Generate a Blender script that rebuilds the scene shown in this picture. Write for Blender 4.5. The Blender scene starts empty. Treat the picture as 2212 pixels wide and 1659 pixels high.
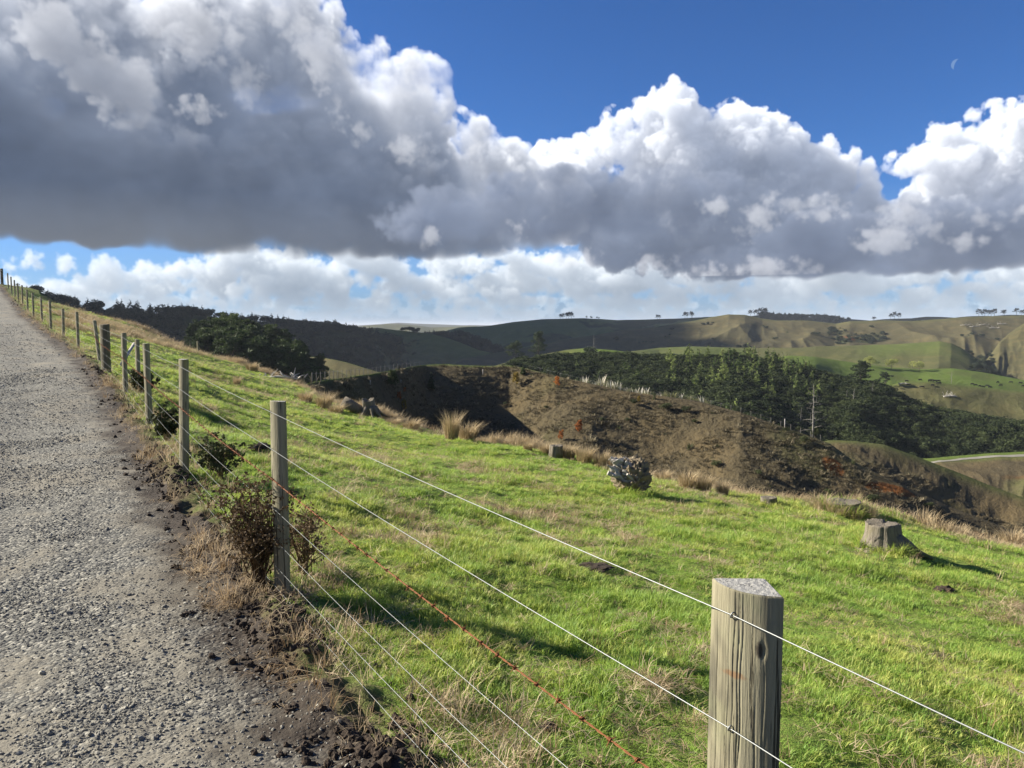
import bpy, math, random
import numpy as np
sc = bpy.context.scene
R = math.radians
# ---------------------------------------------------------------- camera
F0 = 1661.0; PITCH = R(4.37); CP, SP = math.cos(PITCH), math.sin(PITCH)
cam_d = bpy.data.cameras.new("camera"); cam = bpy.data.objects.new("camera", cam_d)
sc.collection.objects.link(cam); sc.camera = cam
cam_d.sensor_width = 36.0; cam_d.lens = 36.0*F0/2212.0
cam_d.clip_start = 0.05; cam_d.clip_end = 90000.0
cam.location = (0, 0, 0); cam.rotation_euler = (R(90)-PITCH, 0, 0)
# ---------------------------------------------------------------- sun
SUN_EL, SUN_AZ = 26.0, -76.0                 # degrees; azimuth from +Y, negative = left of the view
sh = np.array([math.sin(R(SUN_AZ))*math.cos(R(SUN_EL)), math.cos(R(SUN_AZ))*math.cos(R(SUN_EL)), math.sin(R(SUN_EL))])
sun_d = bpy.data.lights.new("sun", 'SUN'); sun_d.energy = 5.0; sun_d.angle = R(0.55); sun_d.color = (1.0, 0.93, 0.81)
sun = bpy.data.objects.new("sun", sun_d); sc.collection.objects.link(sun)
from mathutils import Vector, Matrix
sun.rotation_euler = Vector(tuple(sh)).to_track_quat('Z', 'Y').to_euler()
sun.location = (-30, 10, 30)
sc.view_settings.view_transform = 'Standard'; sc.view_settings.look = 'None'
EXPO = 1.3
HAZE = 4.5e-5
sc.view_settings.exposure = EXPO; sc.view_settings.gamma = 1.0
sc.cycles.use_denoising = True
sc.cycles.max_bounces = 6; sc.cycles.diffuse_bounces = 3; sc.cycles.transmission_bounces = 4; sc.cycles.glossy_bounces = 2
sc.cycles.transparent_max_bounces = 8; sc.cycles.volume_bounces = 0
sc.cycles.caustics_reflective = False; sc.cycles.caustics_refractive = False
sc.cycles.sample_clamp_indirect = 4.0

def px_azel(x, y):
    u = (x-1106)/F0; v = (829.5-y)/F0
    X = u; Y = CP+v*SP; Z = -SP+v*CP
    return math.degrees(math.atan2(X, Y)), math.degrees(math.atan2(Z, math.hypot(X, Y)))
def pt(x, y, d):
    """world point seen at photo position x, y (2212 px wide) at distance d along +Y"""
    u = (x-1106)/F0; v = (829.5-y)/F0
    Y = CP+v*SP; k = d/Y
    return np.array([u*k, d, (-SP+v*CP)*k])
def vnoise(shape, cells, rng):
    # isotropic smooth noise: blurred random lattice (3 nodes per cell), upsampled
    K=3 if max(cells)*3<max(shape) else 2; L=[c*K+10 for c in cells]
    a=rng.standard_normal(L).astype(np.float32)
    k=np.exp(-.5*(np.arange(-4,5)/(.483*K))**2); k=(k/np.sqrt((k*k).sum())).astype(np.float32)
    for ax in range(len(L)):
        n=a.shape[ax]-8
        a=sum(k[t]*(a[t:t+n] if ax==0 else a[:,t:t+n] if ax==1 else a[:,:,t:t+n]) for t in range(9))
    a*=.42
    for ax,(n,c) in enumerate(zip(shape,cells)):
        t=np.linspace(0,c*K,n,dtype=np.float32)
        i=np.minimum(t.astype(np.int32),a.shape[ax]-2); f=t-i
        sh=[1]*len(shape); sh[ax]=n; f=f.reshape(sh)
        a=np.take(a,i,axis=ax)*(1-f)+np.take(a,i+1,axis=ax)*f
    return a
def blurx(a,k=.12,ax=0):
    o=a*(1-2*k)
    if ax==0:
        o[1:]+=k*a[:-1]; o[:-1]+=k*a[1:]; o[0]+=k*a[0]; o[-1]+=k*a[-1]
    else:
        o[:,1:]+=k*a[:,:-1]; o[:,:-1]+=k*a[:,1:]; o[:,0]+=k*a[:,0]; o[:,-1]+=k*a[:,-1]
    return o
def cloud_layer(az0,az1,el0,el1,step,depth,dstep,blobs,seed,scale,amp,soft,dens,sun=(-.72,.62,.28),flat=None,ext=1.0,wsc=1.6,streak=0.,fsoft=.9):
    """blobs: (az,el,r,zc[,ry]) in degrees; returns colour weights + alpha maps (rows=el up)"""
    rng=np.random.default_rng(seed)
    nx=int((az1-az0)/step); ny=int((el1-el0)/step); nz=int(depth/dstep)
    X=np.linspace(az0,az1,nx,dtype=np.float32)[:,None,None]; Y=np.linspace(el0,el1,ny,dtype=np.float32)[None,:,None]
    Z=((np.arange(nz,dtype=np.float32)+.5)*dstep-depth/2)[None,None,:]
    D=np.full((nx,ny,nz),-2.6,np.float32)
    for b in blobs:
        az,el,r,zc=b[:4]; ry=b[4] if len(b)>4 else r
        R=r*3.2+.3
        i0=max(0,int((az-R-az0)/step)); i1=min(nx,int((az+R-az0)/step)+1)
        Ry=ry*3.2+.3
        j0=max(0,int((el-Ry-el0)/step)); j1=min(ny,int((el+Ry-el0)/step)+1)
        if i0>=i1 or j0>=j1: continue
        q=np.sqrt(((X[i0:i1]-az)/r)**2+((Y[:,j0:j1]-el)/ry)**2+((Z-zc)/(r*.9))**2)
        d=(1-q)*min(r,ry)
        np.maximum(D[i0:i1,j0:j1],d,out=D[i0:i1,j0:j1])
    A=amp; s=scale; N=np.zeros_like(D)
    for o in range(6):
        cells=[max(1,int((az1-az0)/s)),max(1,int((el1-el0)/s)),max(1,int(depth/s))]
        if s<step*1.6: break
        n=vnoise(D.shape,cells,rng)
        if o==0: N+=n*A
        else: N+=(np.abs(n)*2.2-.55)*A
        s/=2.03; A*=.56 if o else .62
    N*=np.clip((D+1.5)/1.1,0,1)
    D+=N
    if flat is not None:   # flat base, elevation varying with azimuth
        fx,fy=zip(*flat); base=np.interp(X[:,0,0],fx,fy)[:,None,None]
        wob=vnoise((nx,ny,nz),[max(1,int((az1-az0)/wsc)),2,3],rng)*.45+vnoise((nx,ny,nz),[max(1,int((az1-az0)/(wsc*.33))),4,3],rng)*.22
        D=np.minimum(D,(Y-base-wob)*fsoft)
    rho=np.clip(D/soft,0,1)**1.0*dens
    if streak:
        m_=vnoise((nx,ny,nz),[max(1,int((az1-az0)/3.2)),max(1,int((el1-el0)/2.4)),2],rng)+.6*vnoise((nx,ny,nz),[max(1,int((az1-az0)/1.3)),max(1,int((el1-el0)/1.0)),3],rng); rho*=np.clip(1+streak*m_,.15,2.6)
    del N
    # optical depth towards the sun: sweep in +x
    L=math.sqrt(sum(c*c for c in sun)); sx,sy,sz=[c/L for c in sun]
    dy=sy/abs(sx)*1.0; dz=sz/abs(sx)*step/dstep; ds=step/abs(sx)
    od=np.zeros((ny,nz),np.float32); T=np.empty_like(rho)
    iy=int(math.floor(dy)); fy_=dy-iy; 
    def shift(a,k,ax):
        if k==0: return a
        o=np.zeros_like(a)
        if ax==0: o[:-k]=a[k:]
        else: o[:,:-k]=a[:,k:]
        return o
    for i in range(nx):
        a=shift(od,iy,0)*(1-fy_)+shift(od,iy+1,0)*fy_
        b=a*(1-dz)+shift(a,1,1)*dz
        b=blurx(b,.10)
        od=b+rho[i]*ds
        T[i]=od
    up=np.empty_like(rho); od=np.zeros((nx,nz),np.float32)
    for j in range(ny-1,-1,-1):
        od=blurx(blurx(od,.3),.2,1)+rho[:,j]*step
        up[:,j]=od
    sunl=.62*np.exp(-T*1.15*ext)+.38*np.exp(-T*.22*ext)
    ambl=.35*np.exp(-up*.5*ext)+.65*np.exp(-up*.10*ext)
    del T,up
    # view march front(z small = near) to back
    tr=np.ones((nx,ny),np.float32); S=np.zeros_like(tr); Am=np.zeros_like(tr)
    for k in range(nz):
        a=1-np.exp(-rho[:,:,k]*dstep*1.0)
        w=tr*a; S+=w*sunl[:,:,k]; Am+=w*ambl[:,:,k]; tr*=1-a
    al=1-tr
    inv=1/np.maximum(al,1e-4)
    return S*inv,Am*inv,al
AZ0,AZ1,EL0,EL1,STEP=-38.,38.,-1.5,28.,.065
def build_sky():
    P=lambda x,y,r,z=0,ry=None:(*px_azel(x,y),r/29.,z/29.,(ry or r)/29.)
    rng=np.random.default_rng(5)
    bl=[]
    for (y0,sz,n,xa,xb) in ((676,8,150,300,2260),(652,15,110,0,2260),(628,24,80,60,2260),(602,34,56,230,2260),(575,44,34,480,2260)):
        for k in range(n):
            x=rng.uniform(xa,xb); r=sz*rng.uniform(.5,1.15)
            bl.append(P(x,y0+rng.normal()*sz*.25,r*1.5,rng.uniform(-40,40),r*.62))
            bl.append(P(x+rng.normal()*sz*.6,y0-r*.35,r*.7,rng.uniform(-40,40),r*.6))
    for x,y,r in ((212,592,26),(235,605,36),(190,618,28),(105,625,26),(60,640,22),(70,562,20),(140,572,22),(170,600,14),(25,575,10),(330,628,22),(300,612,18),(500,560,36),(480,590,40),(560,590,50),(640,585,40)):
        bl.append(P(x,y,r))
    far=cloud_layer(AZ0,AZ1,EL0,9.0,STEP,4.0,.25,bl,11,1.1,.42,.34,2.4,ext=.75)
    bl=[P(*b) for b in ((1445,250,62),(1400,265,50),(1480,290,55),(1350,275,42),(1365,320,60),(1440,340,80),(1590,275,48),(1560,300,45),(1640,290,50),(1600,350,90),(1690,330,62),(1750,370,62),(1800,345,22),(1800,400,60),(1500,400,110),(1400,420,90),(1650,430,110),(1780,460,80),(1860,450,55),(1900,480,60),(1300,330,45,40),(1260,350,50,40),(1200,370,55,30),(1130,380,40,20),(1240,430,90),(1360,480,100),(1500,500,110),(1650,530,100),(1800,540,90),(1930,520,70),
      (2000,350,35),(1965,365,28),(2060,310,48,30),(2130,310,60,40),(2190,300,55,40),(2100,370,80,20),(2190,400,90),(2000,440,60),(2080,470,80),(2180,500,80),(2240,330,90),(2300,400,120),(1990,520,80),(2120,540,70),(2240,540,70))]
    mid=cloud_layer(AZ0,AZ1,2.2,20.0,STEP,9.0,.3,bl,23,2.2,.85,.4,2.4,streak=.4,fsoft=.7,flat=[(-40,5),(-4,4.2),(6,3.0),(30,3.3),(40,3.3)],ext=.8)
    bl=[P(*b) for b in ((960,480,120,30,60),(1060,470,90,10,50),(1130,440,90,0,60),(1230,410,70,0,60),(1300,430,90,0,70),(1380,440,90,0,66),(1440,430,70,0,50),(1250,490,120,0,55),(1370,490,90,0,45),(1200,400,50,0,40),(1500,450,60,0,44),(1500,425,50,0,26),(1560,400,26,0,14),(1470,465,70,0,40),
      (2110,480,90,0,28),(2180,450,60,0,24),(1975,455,26,0,12),(1760,510,90,0,38),(1880,490,50,0,26),(1560,565,80,0,18),(1800,560,100,0,22),(2100,560,80,0,20),(1960,580,70,0,12),(2120,588,50,0,10),(1330,555,70,0,16),(1180,560,60,0,14))]
    front=cloud_layer(-13.,AZ1,2.0,14.0,STEP,5.0,.3,bl,31,1.7,.9,.75,1.4,streak=1.0,fsoft=.6,flat=[(-40,5.0),(5,6.2),(11,6.2),(12,4.2),(13,3.6),(40,3.6)],ext=2.0)
    bl=[P(*b) for b in ((90,90,170),(0,60,160),(200,60,110),(280,90,90),(180,180,150),(60,260,220),(250,260,170),(380,90,90),(450,60,100),(380,190,150),(400,20,60),(350,30,36),(560,60,80),(520,120,110),(620,90,70),(660,70,62),(690,110,60),(520,230,160),(680,220,130),(760,150,56),(735,120,40),(815,108,20),(860,185,50),(910,165,30),(935,170,18),(820,230,90),(900,270,85),(960,300,60),(1000,320,55),(1040,320,24),(1020,360,70),(750,340,170),(560,380,200),(350,400,230),(120,420,260),(-100,300,260),(900,400,150),(650,460,180),(200,500,220),(450,500,200),(850,470,150),(1000,450,130),(1100,420,90),(1150,400,60),(1190,440,90),(1120,480,80),(620,10,60),(700,40,26),(0,500,220))]
    big=cloud_layer(AZ0,18.,4.0,EL1,STEP,13.0,.35,bl,47,3.2,1.25,.75,1.5,streak=1.1,fsoft=.55,flat=[(-40,6.0),(-30,5.2),(-20,4.9),(-8,4.7),(0,5.2),(8,6.0),(18,6.3)],ext=1.4,sun=(-.35,.85,.40))
    bl=[P(*b) for b in ((215,165,45),(255,200,52),(240,235,28),(290,180,32),(545,165,26),(540,195,18),(425,232,24,0,12),(820,110,18),(900,165,30,0,20),(830,180,32,0,22),(870,170,24),(780,285,16),(895,322,30,0,16),(700,160,34),(690,100,36),(1010,322,28,0,16),(650,40,30),(370,40,40),(600,25,26),(120,70,60,0,40),(450,60,60,0,50),(940,520,14),(1120,505,16),(740,230,22,0,36),(1640,465,34,0,22),(1600,500,26,0,18),(1690,440,26,0,16),(1980,470,34,0,20),(2010,495,26,0,18),(2080,520,20,0,10),(1500,585,30,0,10),(1420,570,24,0,9),(1660,580,30,0,9),(2130,470,30,0,14),(1560,440,22,0,12),(1920,520,26,0,10),(1250,560,24,0,9),(1760,455,30,0,14))]
    puff=cloud_layer(AZ0,AZ1,3.5,EL1,STEP,3.0,.3,bl,53,1.1,.95,1.1,1.5,streak=.6,ext=.45)
    ny=int((EL1-EL0)/STEP); nx=int((AZ1-AZ0)/STEP)
    RGB=np.zeros((ny,nx,3),np.float32); AL=np.zeros((ny,nx),np.float32)
    def put(L,a0,e0,fsun,famb,shade,warm=0,al_k=1.):
        S,Am,al=[q.T for q in L]
        j0=int(round((e0-EL0)/STEP)); i0=int(round((a0-AZ0)/STEP))
        h=min(S.shape[0],ny-j0); w=min(S.shape[1],nx-i0)
        S,Am,al=S[:h,:w,None],Am[:h,:w,None],al[:h,:w,None]*al_k
        col=np.array(fsun,np.float32)*S+np.array(famb,np.float32)*Am+np.array(shade,np.float32)
        g2=np.random.default_rng(len(fsun)*7+w); v2=vnoise((h,w,2),[int(h*STEP/2.2)+1,int(w*STEP/4.)+1,1],g2)[:,:,0]+.6*vnoise((h,w,2),[int(h*STEP/.9)+1,int(w*STEP/1.5)+1,1],g2)[:,:,0]+.35*vnoise((h,w,2),[int(h*STEP/.35)+1,int(w*STEP/.55)+1,1],g2)[:,:,0]
        col=col*(1+.13*v2*(1-np.clip(S[:,:,0],0,1)))[...,None]
        if warm:
            e=(e0+np.arange(h)*STEP)[:,None,None]; a=(a0+np.arange(w)*STEP)[None,:,None]
            k=np.clip((9.-e)/4.5,0,1)*np.clip((2.-a)/26.,0,1)*warm
            col=col*(1-k)+np.array((.225,.235,.245),np.float32)*k
        R=RGB[j0:j0+h,i0:i0+w]; A=AL[j0:j0+h,i0:i0+w,None]
        na=al+A*(1-al)
        RGB[j0:j0+h,i0:i0+w]=(col*al+R*A*(1-al))/np.maximum(na,1e-4)
        AL[j0:j0+h,i0:i0+w]=na[...,0]
    put(far,AZ0,EL0,(.85,.83,.78),(.26,.29,.32),(.20,.25,.32),0,.93)
    put(mid,AZ0,2.2,(1.45,1.42,1.37),(.24,.27,.33),(.11,.145,.225))
    put(big,AZ0,4.0,(1.5,1.47,1.42),(.20,.22,.26),(.085,.118,.190),.65)
    put(front,-13.,2.0,(.14,.14,.15),(.15,.175,.22),(.10,.13,.205),0,.9)
    put(puff,AZ0,3.5,(.85,.83,.80),(.15,.16,.18),(.10,.12,.17),0,.5)
    # thin haze veil close to the horizon
    e=(EL0+np.arange(ny)*STEP)[:,None]
    k=np.clip(1-e/2.6,0,1)**1.2*.75
    RGB[:]=RGB*(1-k[...,None])+np.array((.47,.60,.74),np.float32)*k[...,None]
    AL[:]=AL*(1-k)+k*np.maximum(AL,.72)
    va=(.80*np.clip(1-e/9.5,0,1)**1.15)[...,None]; A=AL[...,None]; na=A+va*(1-A)
    RGB[:]=(RGB*A+np.array((.36,.52,.72),np.float32)*va*(1-A))/np.maximum(na,1e-4); AL[:]=na[...,0]
    return RGB,AL
# ---------------------------------------------------------------- node helper
class NT:
    def __init__(s, tree): s.t = tree; s.n = tree.nodes; s.l = tree.links
    def node(s, kind, **kw):
        n = s.n.new(kind)
        for k, v in kw.items(): setattr(n, k, v)
        return n
    def link(s, a, b): s.l.new(a, b)
    def _set(s, sock, v):
        if isinstance(v, bpy.types.NodeSocket): s.l.new(v, sock)
        elif v is not None:
            if isinstance(v, (tuple, list)) and len(v) == 3 and sock.type == 'RGBA': v = (*v, 1)
            sock.default_value = v
    def math(s, op, a, b=None, c=None, clamp=False):
        n = s.node('ShaderNodeMath', operation=op, use_clamp=clamp); s._set(n.inputs[0], a)
        if b is not None: s._set(n.inputs[1], b)
        if c is not None: s._set(n.inputs[2], c)
        return n.outputs[0]
    def vmath(s, op, a, b=None):
        n = s.node('ShaderNodeVectorMath', operation=op); s._set(n.inputs[0], a)
        if b is not None: s._set(n.inputs[1], b)
        return n.outputs[0]
    def noise(s, scale, detail=3, rough=.55, vec=None, dist=0, out='Fac'):
        n = s.node('ShaderNodeTexNoise'); s._set(n.inputs['Scale'], scale); n.inputs['Detail'].default_value = detail
        n.inputs['Roughness'].default_value = rough; n.inputs['Distortion'].default_value = dist
        if vec is not None: s.link(vec, n.inputs['Vector'])
        return n.outputs[out]
    def voro(s, scale, vec=None, feature='F1', out='Distance', rand=1.0):
        n = s.node('ShaderNodeTexVoronoi', feature=feature); n.inputs['Scale'].default_value = scale
        n.inputs['Randomness'].default_value = rand
        if vec is not None: s.link(vec, n.inputs['Vector'])
        return n.outputs[out]
    def ramp(s, fac, stops, interp='LINEAR'):
        n = s.node('ShaderNodeValToRGB'); cr = n.color_ramp; cr.interpolation = interp
        while len(cr.elements) < len(stops): cr.elements.new(.5)
        for e, (p, c) in zip(cr.elements, stops):
            e.position = p; e.color = (*c, 1) if not isinstance(c, (int, float)) else (c, c, c, 1)
        s._set(n.inputs[0], fac); return n.outputs[0]
    def mix(s, f, a, b, mode='MIX'):
        n = s.node('ShaderNodeMix', data_type='RGBA', blend_type=mode)
        s._set(n.inputs[0], f); s._set(n.inputs[6], a); s._set(n.inputs[7], b); return n.outputs[2]
    def maprange(s, v, a, b, c=0., d=1., smooth=True):
        n = s.node('ShaderNodeMapRange'); n.interpolation_type = 'SMOOTHSTEP' if smooth else 'LINEAR'
        for i, q in enumerate((v, a, b, c, d)): s._set(n.inputs[i], q)
        return n.outputs[0]
    def attr(s, name, out='Fac', kind='GEOMETRY'):
        n = s.node('ShaderNodeAttribute', attribute_name=name, attribute_type=kind); return n.outputs[out]
    def pos(s): return s.node('ShaderNodeNewGeometry').outputs['Position']
    def obj(s): return s.node('ShaderNodeTexCoord').outputs['Object']
    def scale(s, vec, v):
        n = s.node('ShaderNodeMapping'); s.link(vec, n.inputs['Vector']); n.inputs['Scale'].default_value = v; return n.outputs[0]
    def bump(s, h, strength=.5, dist=.02, normal=None):
        n = s.node('ShaderNodeBump'); n.inputs['Strength'].default_value = strength; n.inputs['Distance'].default_value = dist
        s._set(n.inputs['Height'], h)
        if normal is not None: s.link(normal, n.inputs['Normal'])
        return n.outputs[0]
    def rnd(s): return s.node('ShaderNodeObjectInfo').outputs['Random']
def mat(name, fn, transl=0.0):
    """fn(nt) -> dict(color=, rough=, normal=, spec=)"""
    m = bpy.data.materials.new(name); m.use_nodes = True; t = NT(m.node_tree)
    for n in list(t.n): t.n.remove(n)
    o = t.node('ShaderNodeOutputMaterial'); b = t.node('ShaderNodeBsdfPrincipled')
    d = fn(t)
    t._set(b.inputs['Base Color'], d['color']); t._set(b.inputs['Roughness'], d.get('rough', .85))
    t._set(b.inputs['Metallic'], d.get('metal', 0.0))
    t._set(b.inputs['Specular IOR Level'], d.get('spec', .3))
    if 'normal' in d: t.link(d['normal'], b.inputs['Normal'])
    sh_ = b.outputs[0]
    if transl:
        tr = t.node('ShaderNodeBsdfTranslucent'); t._set(tr.inputs[0], d.get('tcolor', d['color']))
        mx = t.node('ShaderNodeMixShader'); mx.inputs[0].default_value = transl
        t.link(b.outputs[0], mx.inputs[1]); t.link(tr.outputs[0], mx.inputs[2]); sh_ = mx.outputs[0]
    t.link(sh_, o.inputs[0]); return m
# ---------------------------------------------------------------- sky
world = bpy.data.worlds.new("World"); sc.world = world; world.use_nodes = True
def make_world():
    rgb, al = build_sky()
    h, w = al.shape
    img = bpy.data.images.new("cloud_field", w, h, alpha=True, float_buffer=True)
    img.colorspace_settings.name = 'Non-Color'; img.alpha_mode = 'CHANNEL_PACKED'
    img.pixels.foreach_set(np.dstack([rgb, al]).astype(np.float32).ravel()); img.update(); img.pack()
    t = NT(world.node_tree)
    for n in list(t.n): t.n.remove(n)
    out = t.node('ShaderNodeOutputWorld')
    sky = t.node('ShaderNodeTexSky', sky_type='NISHITA'); sky.sun_disc = False
    sky.sun_elevation = R(SUN_EL); sky.sun_rotation = R(SUN_AZ)
    sky.altitude = 150; sky.air_density = SKY_AIR; sky.dust_density = SKY_DUST; sky.ozone_density = SKY_OZ
    bg = t.node('ShaderNodeBackground'); t.link(t.mix(1., sky.outputs[0], (.66, .86, 1.05), 'MULTIPLY'), bg.inputs[0]); bg.inputs[1].default_value = SKY_STR
    tc = t.node('ShaderNodeTexCoord'); sp = t.node('ShaderNodeSeparateXYZ'); t.link(tc.outputs['Generated'], sp.inputs[0])
    az = t.math('MULTIPLY', t.math('ARCTAN2', sp.outputs[0], sp.outputs[1]), 180/math.pi)
    el = t.math('MULTIPLY', t.math('ARCSINE', sp.outputs[2]), 180/math.pi)
    u = t.math('DIVIDE', t.math('SUBTRACT', az, AZ0), (AZ1-AZ0)); v = t.math('DIVIDE', t.math('SUBTRACT', el, EL0), (EL1-EL0))
    cv = t.node('ShaderNodeCombineXYZ'); t.link(u, cv.inputs[0]); t.link(v, cv.inputs[1])
    im = t.node('ShaderNodeTexImage', image=img, interpolation='Cubic', extension='MIRROR'); t.link(cv.outputs[0], im.inputs[0])
    a = t.math('MULTIPLY', im.outputs[1], t.maprange(el, 24.5, 27.8, 1., 0.))
    a = t.math('MULTIPLY', a, t.maprange(el, -3., -1.2, 0., 1.))
    b2 = t.node('ShaderNodeBackground'); t.link(im.outputs[0], b2.inputs[0]); b2.inputs[1].default_value = 2**-EXPO
    mx = t.node('ShaderNodeMixShader'); t.link(a, mx.inputs[0]); t.link(bg.outputs[0], mx.inputs[1]); t.link(b2.outputs[0], mx.inputs[2])
    t.link(mx.outputs[0], out.inputs[0])
    world.cycles.sampling_method = 'MANUAL'; world.cycles.sample_map_resolution = 512
SKY_AIR, SKY_DUST, SKY_OZ, SKY_STR = 0.8, 0.0, 8.0, 0.052
make_world()
# ---------------------------------------------------------------- mesh helpers
def put(o, parent=None):
    sc.collection.objects.link(o)
    if parent is not None: o.parent = parent
    return o
def tag(o, label=None, cat=None, group=None, kind=None):
    if label: o['label'] = label
    if cat: o['category'] = cat
    if group: o['group'] = group
    if kind: o['kind'] = kind
    return o
def empty(name, loc, label, cat, group=None, rz=0.):
    o = bpy.data.objects.new(name, None); o.location = tuple(loc); o.rotation_euler = (0, 0, rz); o.empty_display_size = .2
    put(o); return tag(o, label, cat, group)
def mesh_np(name, V, F, m=None, smooth=True, attrs=None, mi=None):
    """V (n,3); F (k,3|4) array or list of such arrays"""
    Fs = [f for f in (F if isinstance(F, list) else [F]) if len(f)]
    me = bpy.data.meshes.new(name); V = np.ascontiguousarray(V, np.float32)
    me.vertices.add(len(V)); me.vertices.foreach_set('co', V.ravel())
    loops = np.concatenate([f.ravel() for f in Fs]).astype(np.int32)
    tot = np.concatenate([np.full(len(f), f.shape[1], np.int32) for f in Fs]); st = np.concatenate([[0], np.cumsum(tot)[:-1]]).astype(np.int32)
    me.loops.add(len(loops)); me.loops.foreach_set('vertex_index', loops)
    me.polygons.add(len(tot)); me.polygons.foreach_set('loop_start', st); me.polygons.foreach_set('loop_total', tot)
    me.polygons.foreach_set('use_smooth', np.full(len(tot), smooth, bool))
    if mi is not None: me.polygons.foreach_set('material_index', np.asarray(mi, np.int32))
    for k, a in (attrs or {}).items():
        at = me.attributes.new(k, 'FLOAT', 'POINT'); at.data.foreach_set('value', np.ascontiguousarray(a, np.float32))
    me.update(calc_edges=True)
    for q in (m if isinstance(m, (list, tuple)) else [m]):
        if q is not None: me.materials.append(q)
    return me
def obj(name, me, parent=None, loc=(0, 0, 0)):
    o = bpy.data.objects.new(name, me); o.location = tuple(loc); return put(o, parent)
class MB:
    def __init__(s): s.V = []; s.Q = []; s.T = []; s.n = 0
    def add(s, V, Q=None, T=None):
        s.V.append(np.asarray(V, float))
        if Q is not None and len(Q): s.Q.append(np.asarray(Q, int)+s.n)
        if T is not None and len(T): s.T.append(np.asarray(T, int)+s.n)
        s.n += len(V)
    def mesh(s, name, m, smooth=True):
        return mesh_np(name, np.concatenate(s.V), [np.concatenate(x) for x in (s.Q, s.T) if x], m, smooth)
def tube(P, rad, sides=8, cap=True, seed=None, wob=0.):
    P = np.asarray(P, float); n = len(P); rad = np.broadcast_to(np.asarray(rad, float), (n,))
    T = np.gradient(P, axis=0); T /= np.linalg.norm(T, axis=1)[:, None]+1e-9
    ref = np.array([0, 0, 1.]) if abs(T[0][2]) < .8 else np.array([1., 0, 0])
    A = np.cross(T, ref); A /= np.linalg.norm(A, axis=1)[:, None]+1e-9; B = np.cross(T, A)
    th = np.arange(sides)/sides*2*math.pi
    rr = rad[:, None]*np.ones((n, sides))
    if seed is not None: rr *= 1+wob*np.random.default_rng(seed).standard_normal((n, sides))
    V = P[:, None]+rr[..., None]*(np.cos(th)[None, :, None]*A[:, None]+np.sin(th)[None, :, None]*B[:, None])
    V = V.reshape(-1, 3); i = np.arange(n-1)[:, None]*sides; j = np.arange(sides)[None]; j2 = (j+1) % sides
    Q = np.stack([i+j, i+j2, i+sides+j2, i+sides+j], -1).reshape(-1, 4); Tt = []
    if cap:
        V = np.vstack([V, P[0], P[-1]]); c0 = n*sides
        jj = np.arange(sides); k2 = (jj+1) % sides; e = (n-1)*sides
        Tt = np.vstack([np.stack([k2, jj, np.full(sides, c0)], -1), np.stack([e+jj, e+k2, np.full(sides, c0+1)], -1)])
    return V, Q, Tt
# 2-D gradient-free smooth noise evaluated at arbitrary points
def make_n2(seed):
    g = np.random.default_rng(seed).random((256, 256)).astype(np.float32)*2-1
    def f(x, y):
        xi = np.floor(x); yi = np.floor(y); fx = x-xi; fy = y-yi
        xi = xi.astype(np.int64); yi = yi.astype(np.int64)
        fx = fx*fx*fx*(fx*(fx*6-15)+10); fy = fy*fy*fy*(fy*(fy*6-15)+10)
        a = g[xi & 255, yi & 255]; b = g[(xi+1) & 255, yi & 255]; c = g[xi & 255, (yi+1) & 255]; d = g[(xi+1) & 255, (yi+1) & 255]
        return (a*(1-fx)+b*fx)*(1-fy)+(c*(1-fx)+d*fx)*fy
    return f
N2 = [make_n2(100+i) for i in range(8)]
def fbm(x, y, w, octv=5, gain=.5, k=0, ridged=False):
    s = 0; a = 1.; c, d = math.cos(.6), math.sin(.6); X, Y = x/w, y/w
    for o in range(octv):
        n = N2[(k+o) % 8](X, Y); s = s+a*((1-2*np.abs(n)) if ridged else n); a *= gain
        X, Y = (X*c-Y*d)*2.03+17.3, (X*d+Y*c)*2.03+5.1
    return s
# ---------------------------------------------------------------- fence line (base x, y, z and top z)
FP = [(606, 866, 1287, 4.8), (402, 776, 1032, 7.9), (319.5, 742, 922, 11.3), (270, 719, 852, 14.8), (226, 701, 806, 18.2),
      (206, 692, 779, 21.3), (168, 674, 755, 24.6), (137.5, 667, 730, 28), (109, 650, 713, 31.4), (90, 641, 696.5, 35), (72, 633, 688, 38.5),
      (59.4, 626, 674, 42), (48.6, 616, 661, 45.6), (39, 612, 652, 49), (32, 605, 645, 52.6), (24.6, 598, 635, 56), (17.4, 590, 623, 60), (3.5, 580, 615, 64.5)]
posts = []
for x, y0, y1, d in FP:
    a = pt(x, y0, d); b = pt(x, y1, d); posts.append((b[0], b[1], b[2], a[2]))
posts.insert(0, (.50, 1.625, -1.75, -.56)); posts.insert(0, (2.43, -1.6, -1.80, -.62))
posts = np.array(posts)
TD = np.array([-.5205, .8539]); ND = np.array([.8539, .5205])
fT = posts[:, :2]@TD; fS = posts[:, :2]@ND
fT = np.concatenate([[fT[0]-30], fT, [fT[-1]+8, fT[-1]+60]]); fS = np.concatenate([[fS[0]], fS, [fS[-1]+.1, fS[-1]-14]])
fZ = np.concatenate([[-2.2], posts[:, 2], [posts[-1, 2]+.15, posts[-1, 2]-6.]])
def st(x, y): return x*TD[0]+y*TD[1], x*ND[0]+y*ND[1]
def qoff(x, y):
    t, s = st(x, y); return s-np.interp(t, fT, fS), t
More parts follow.
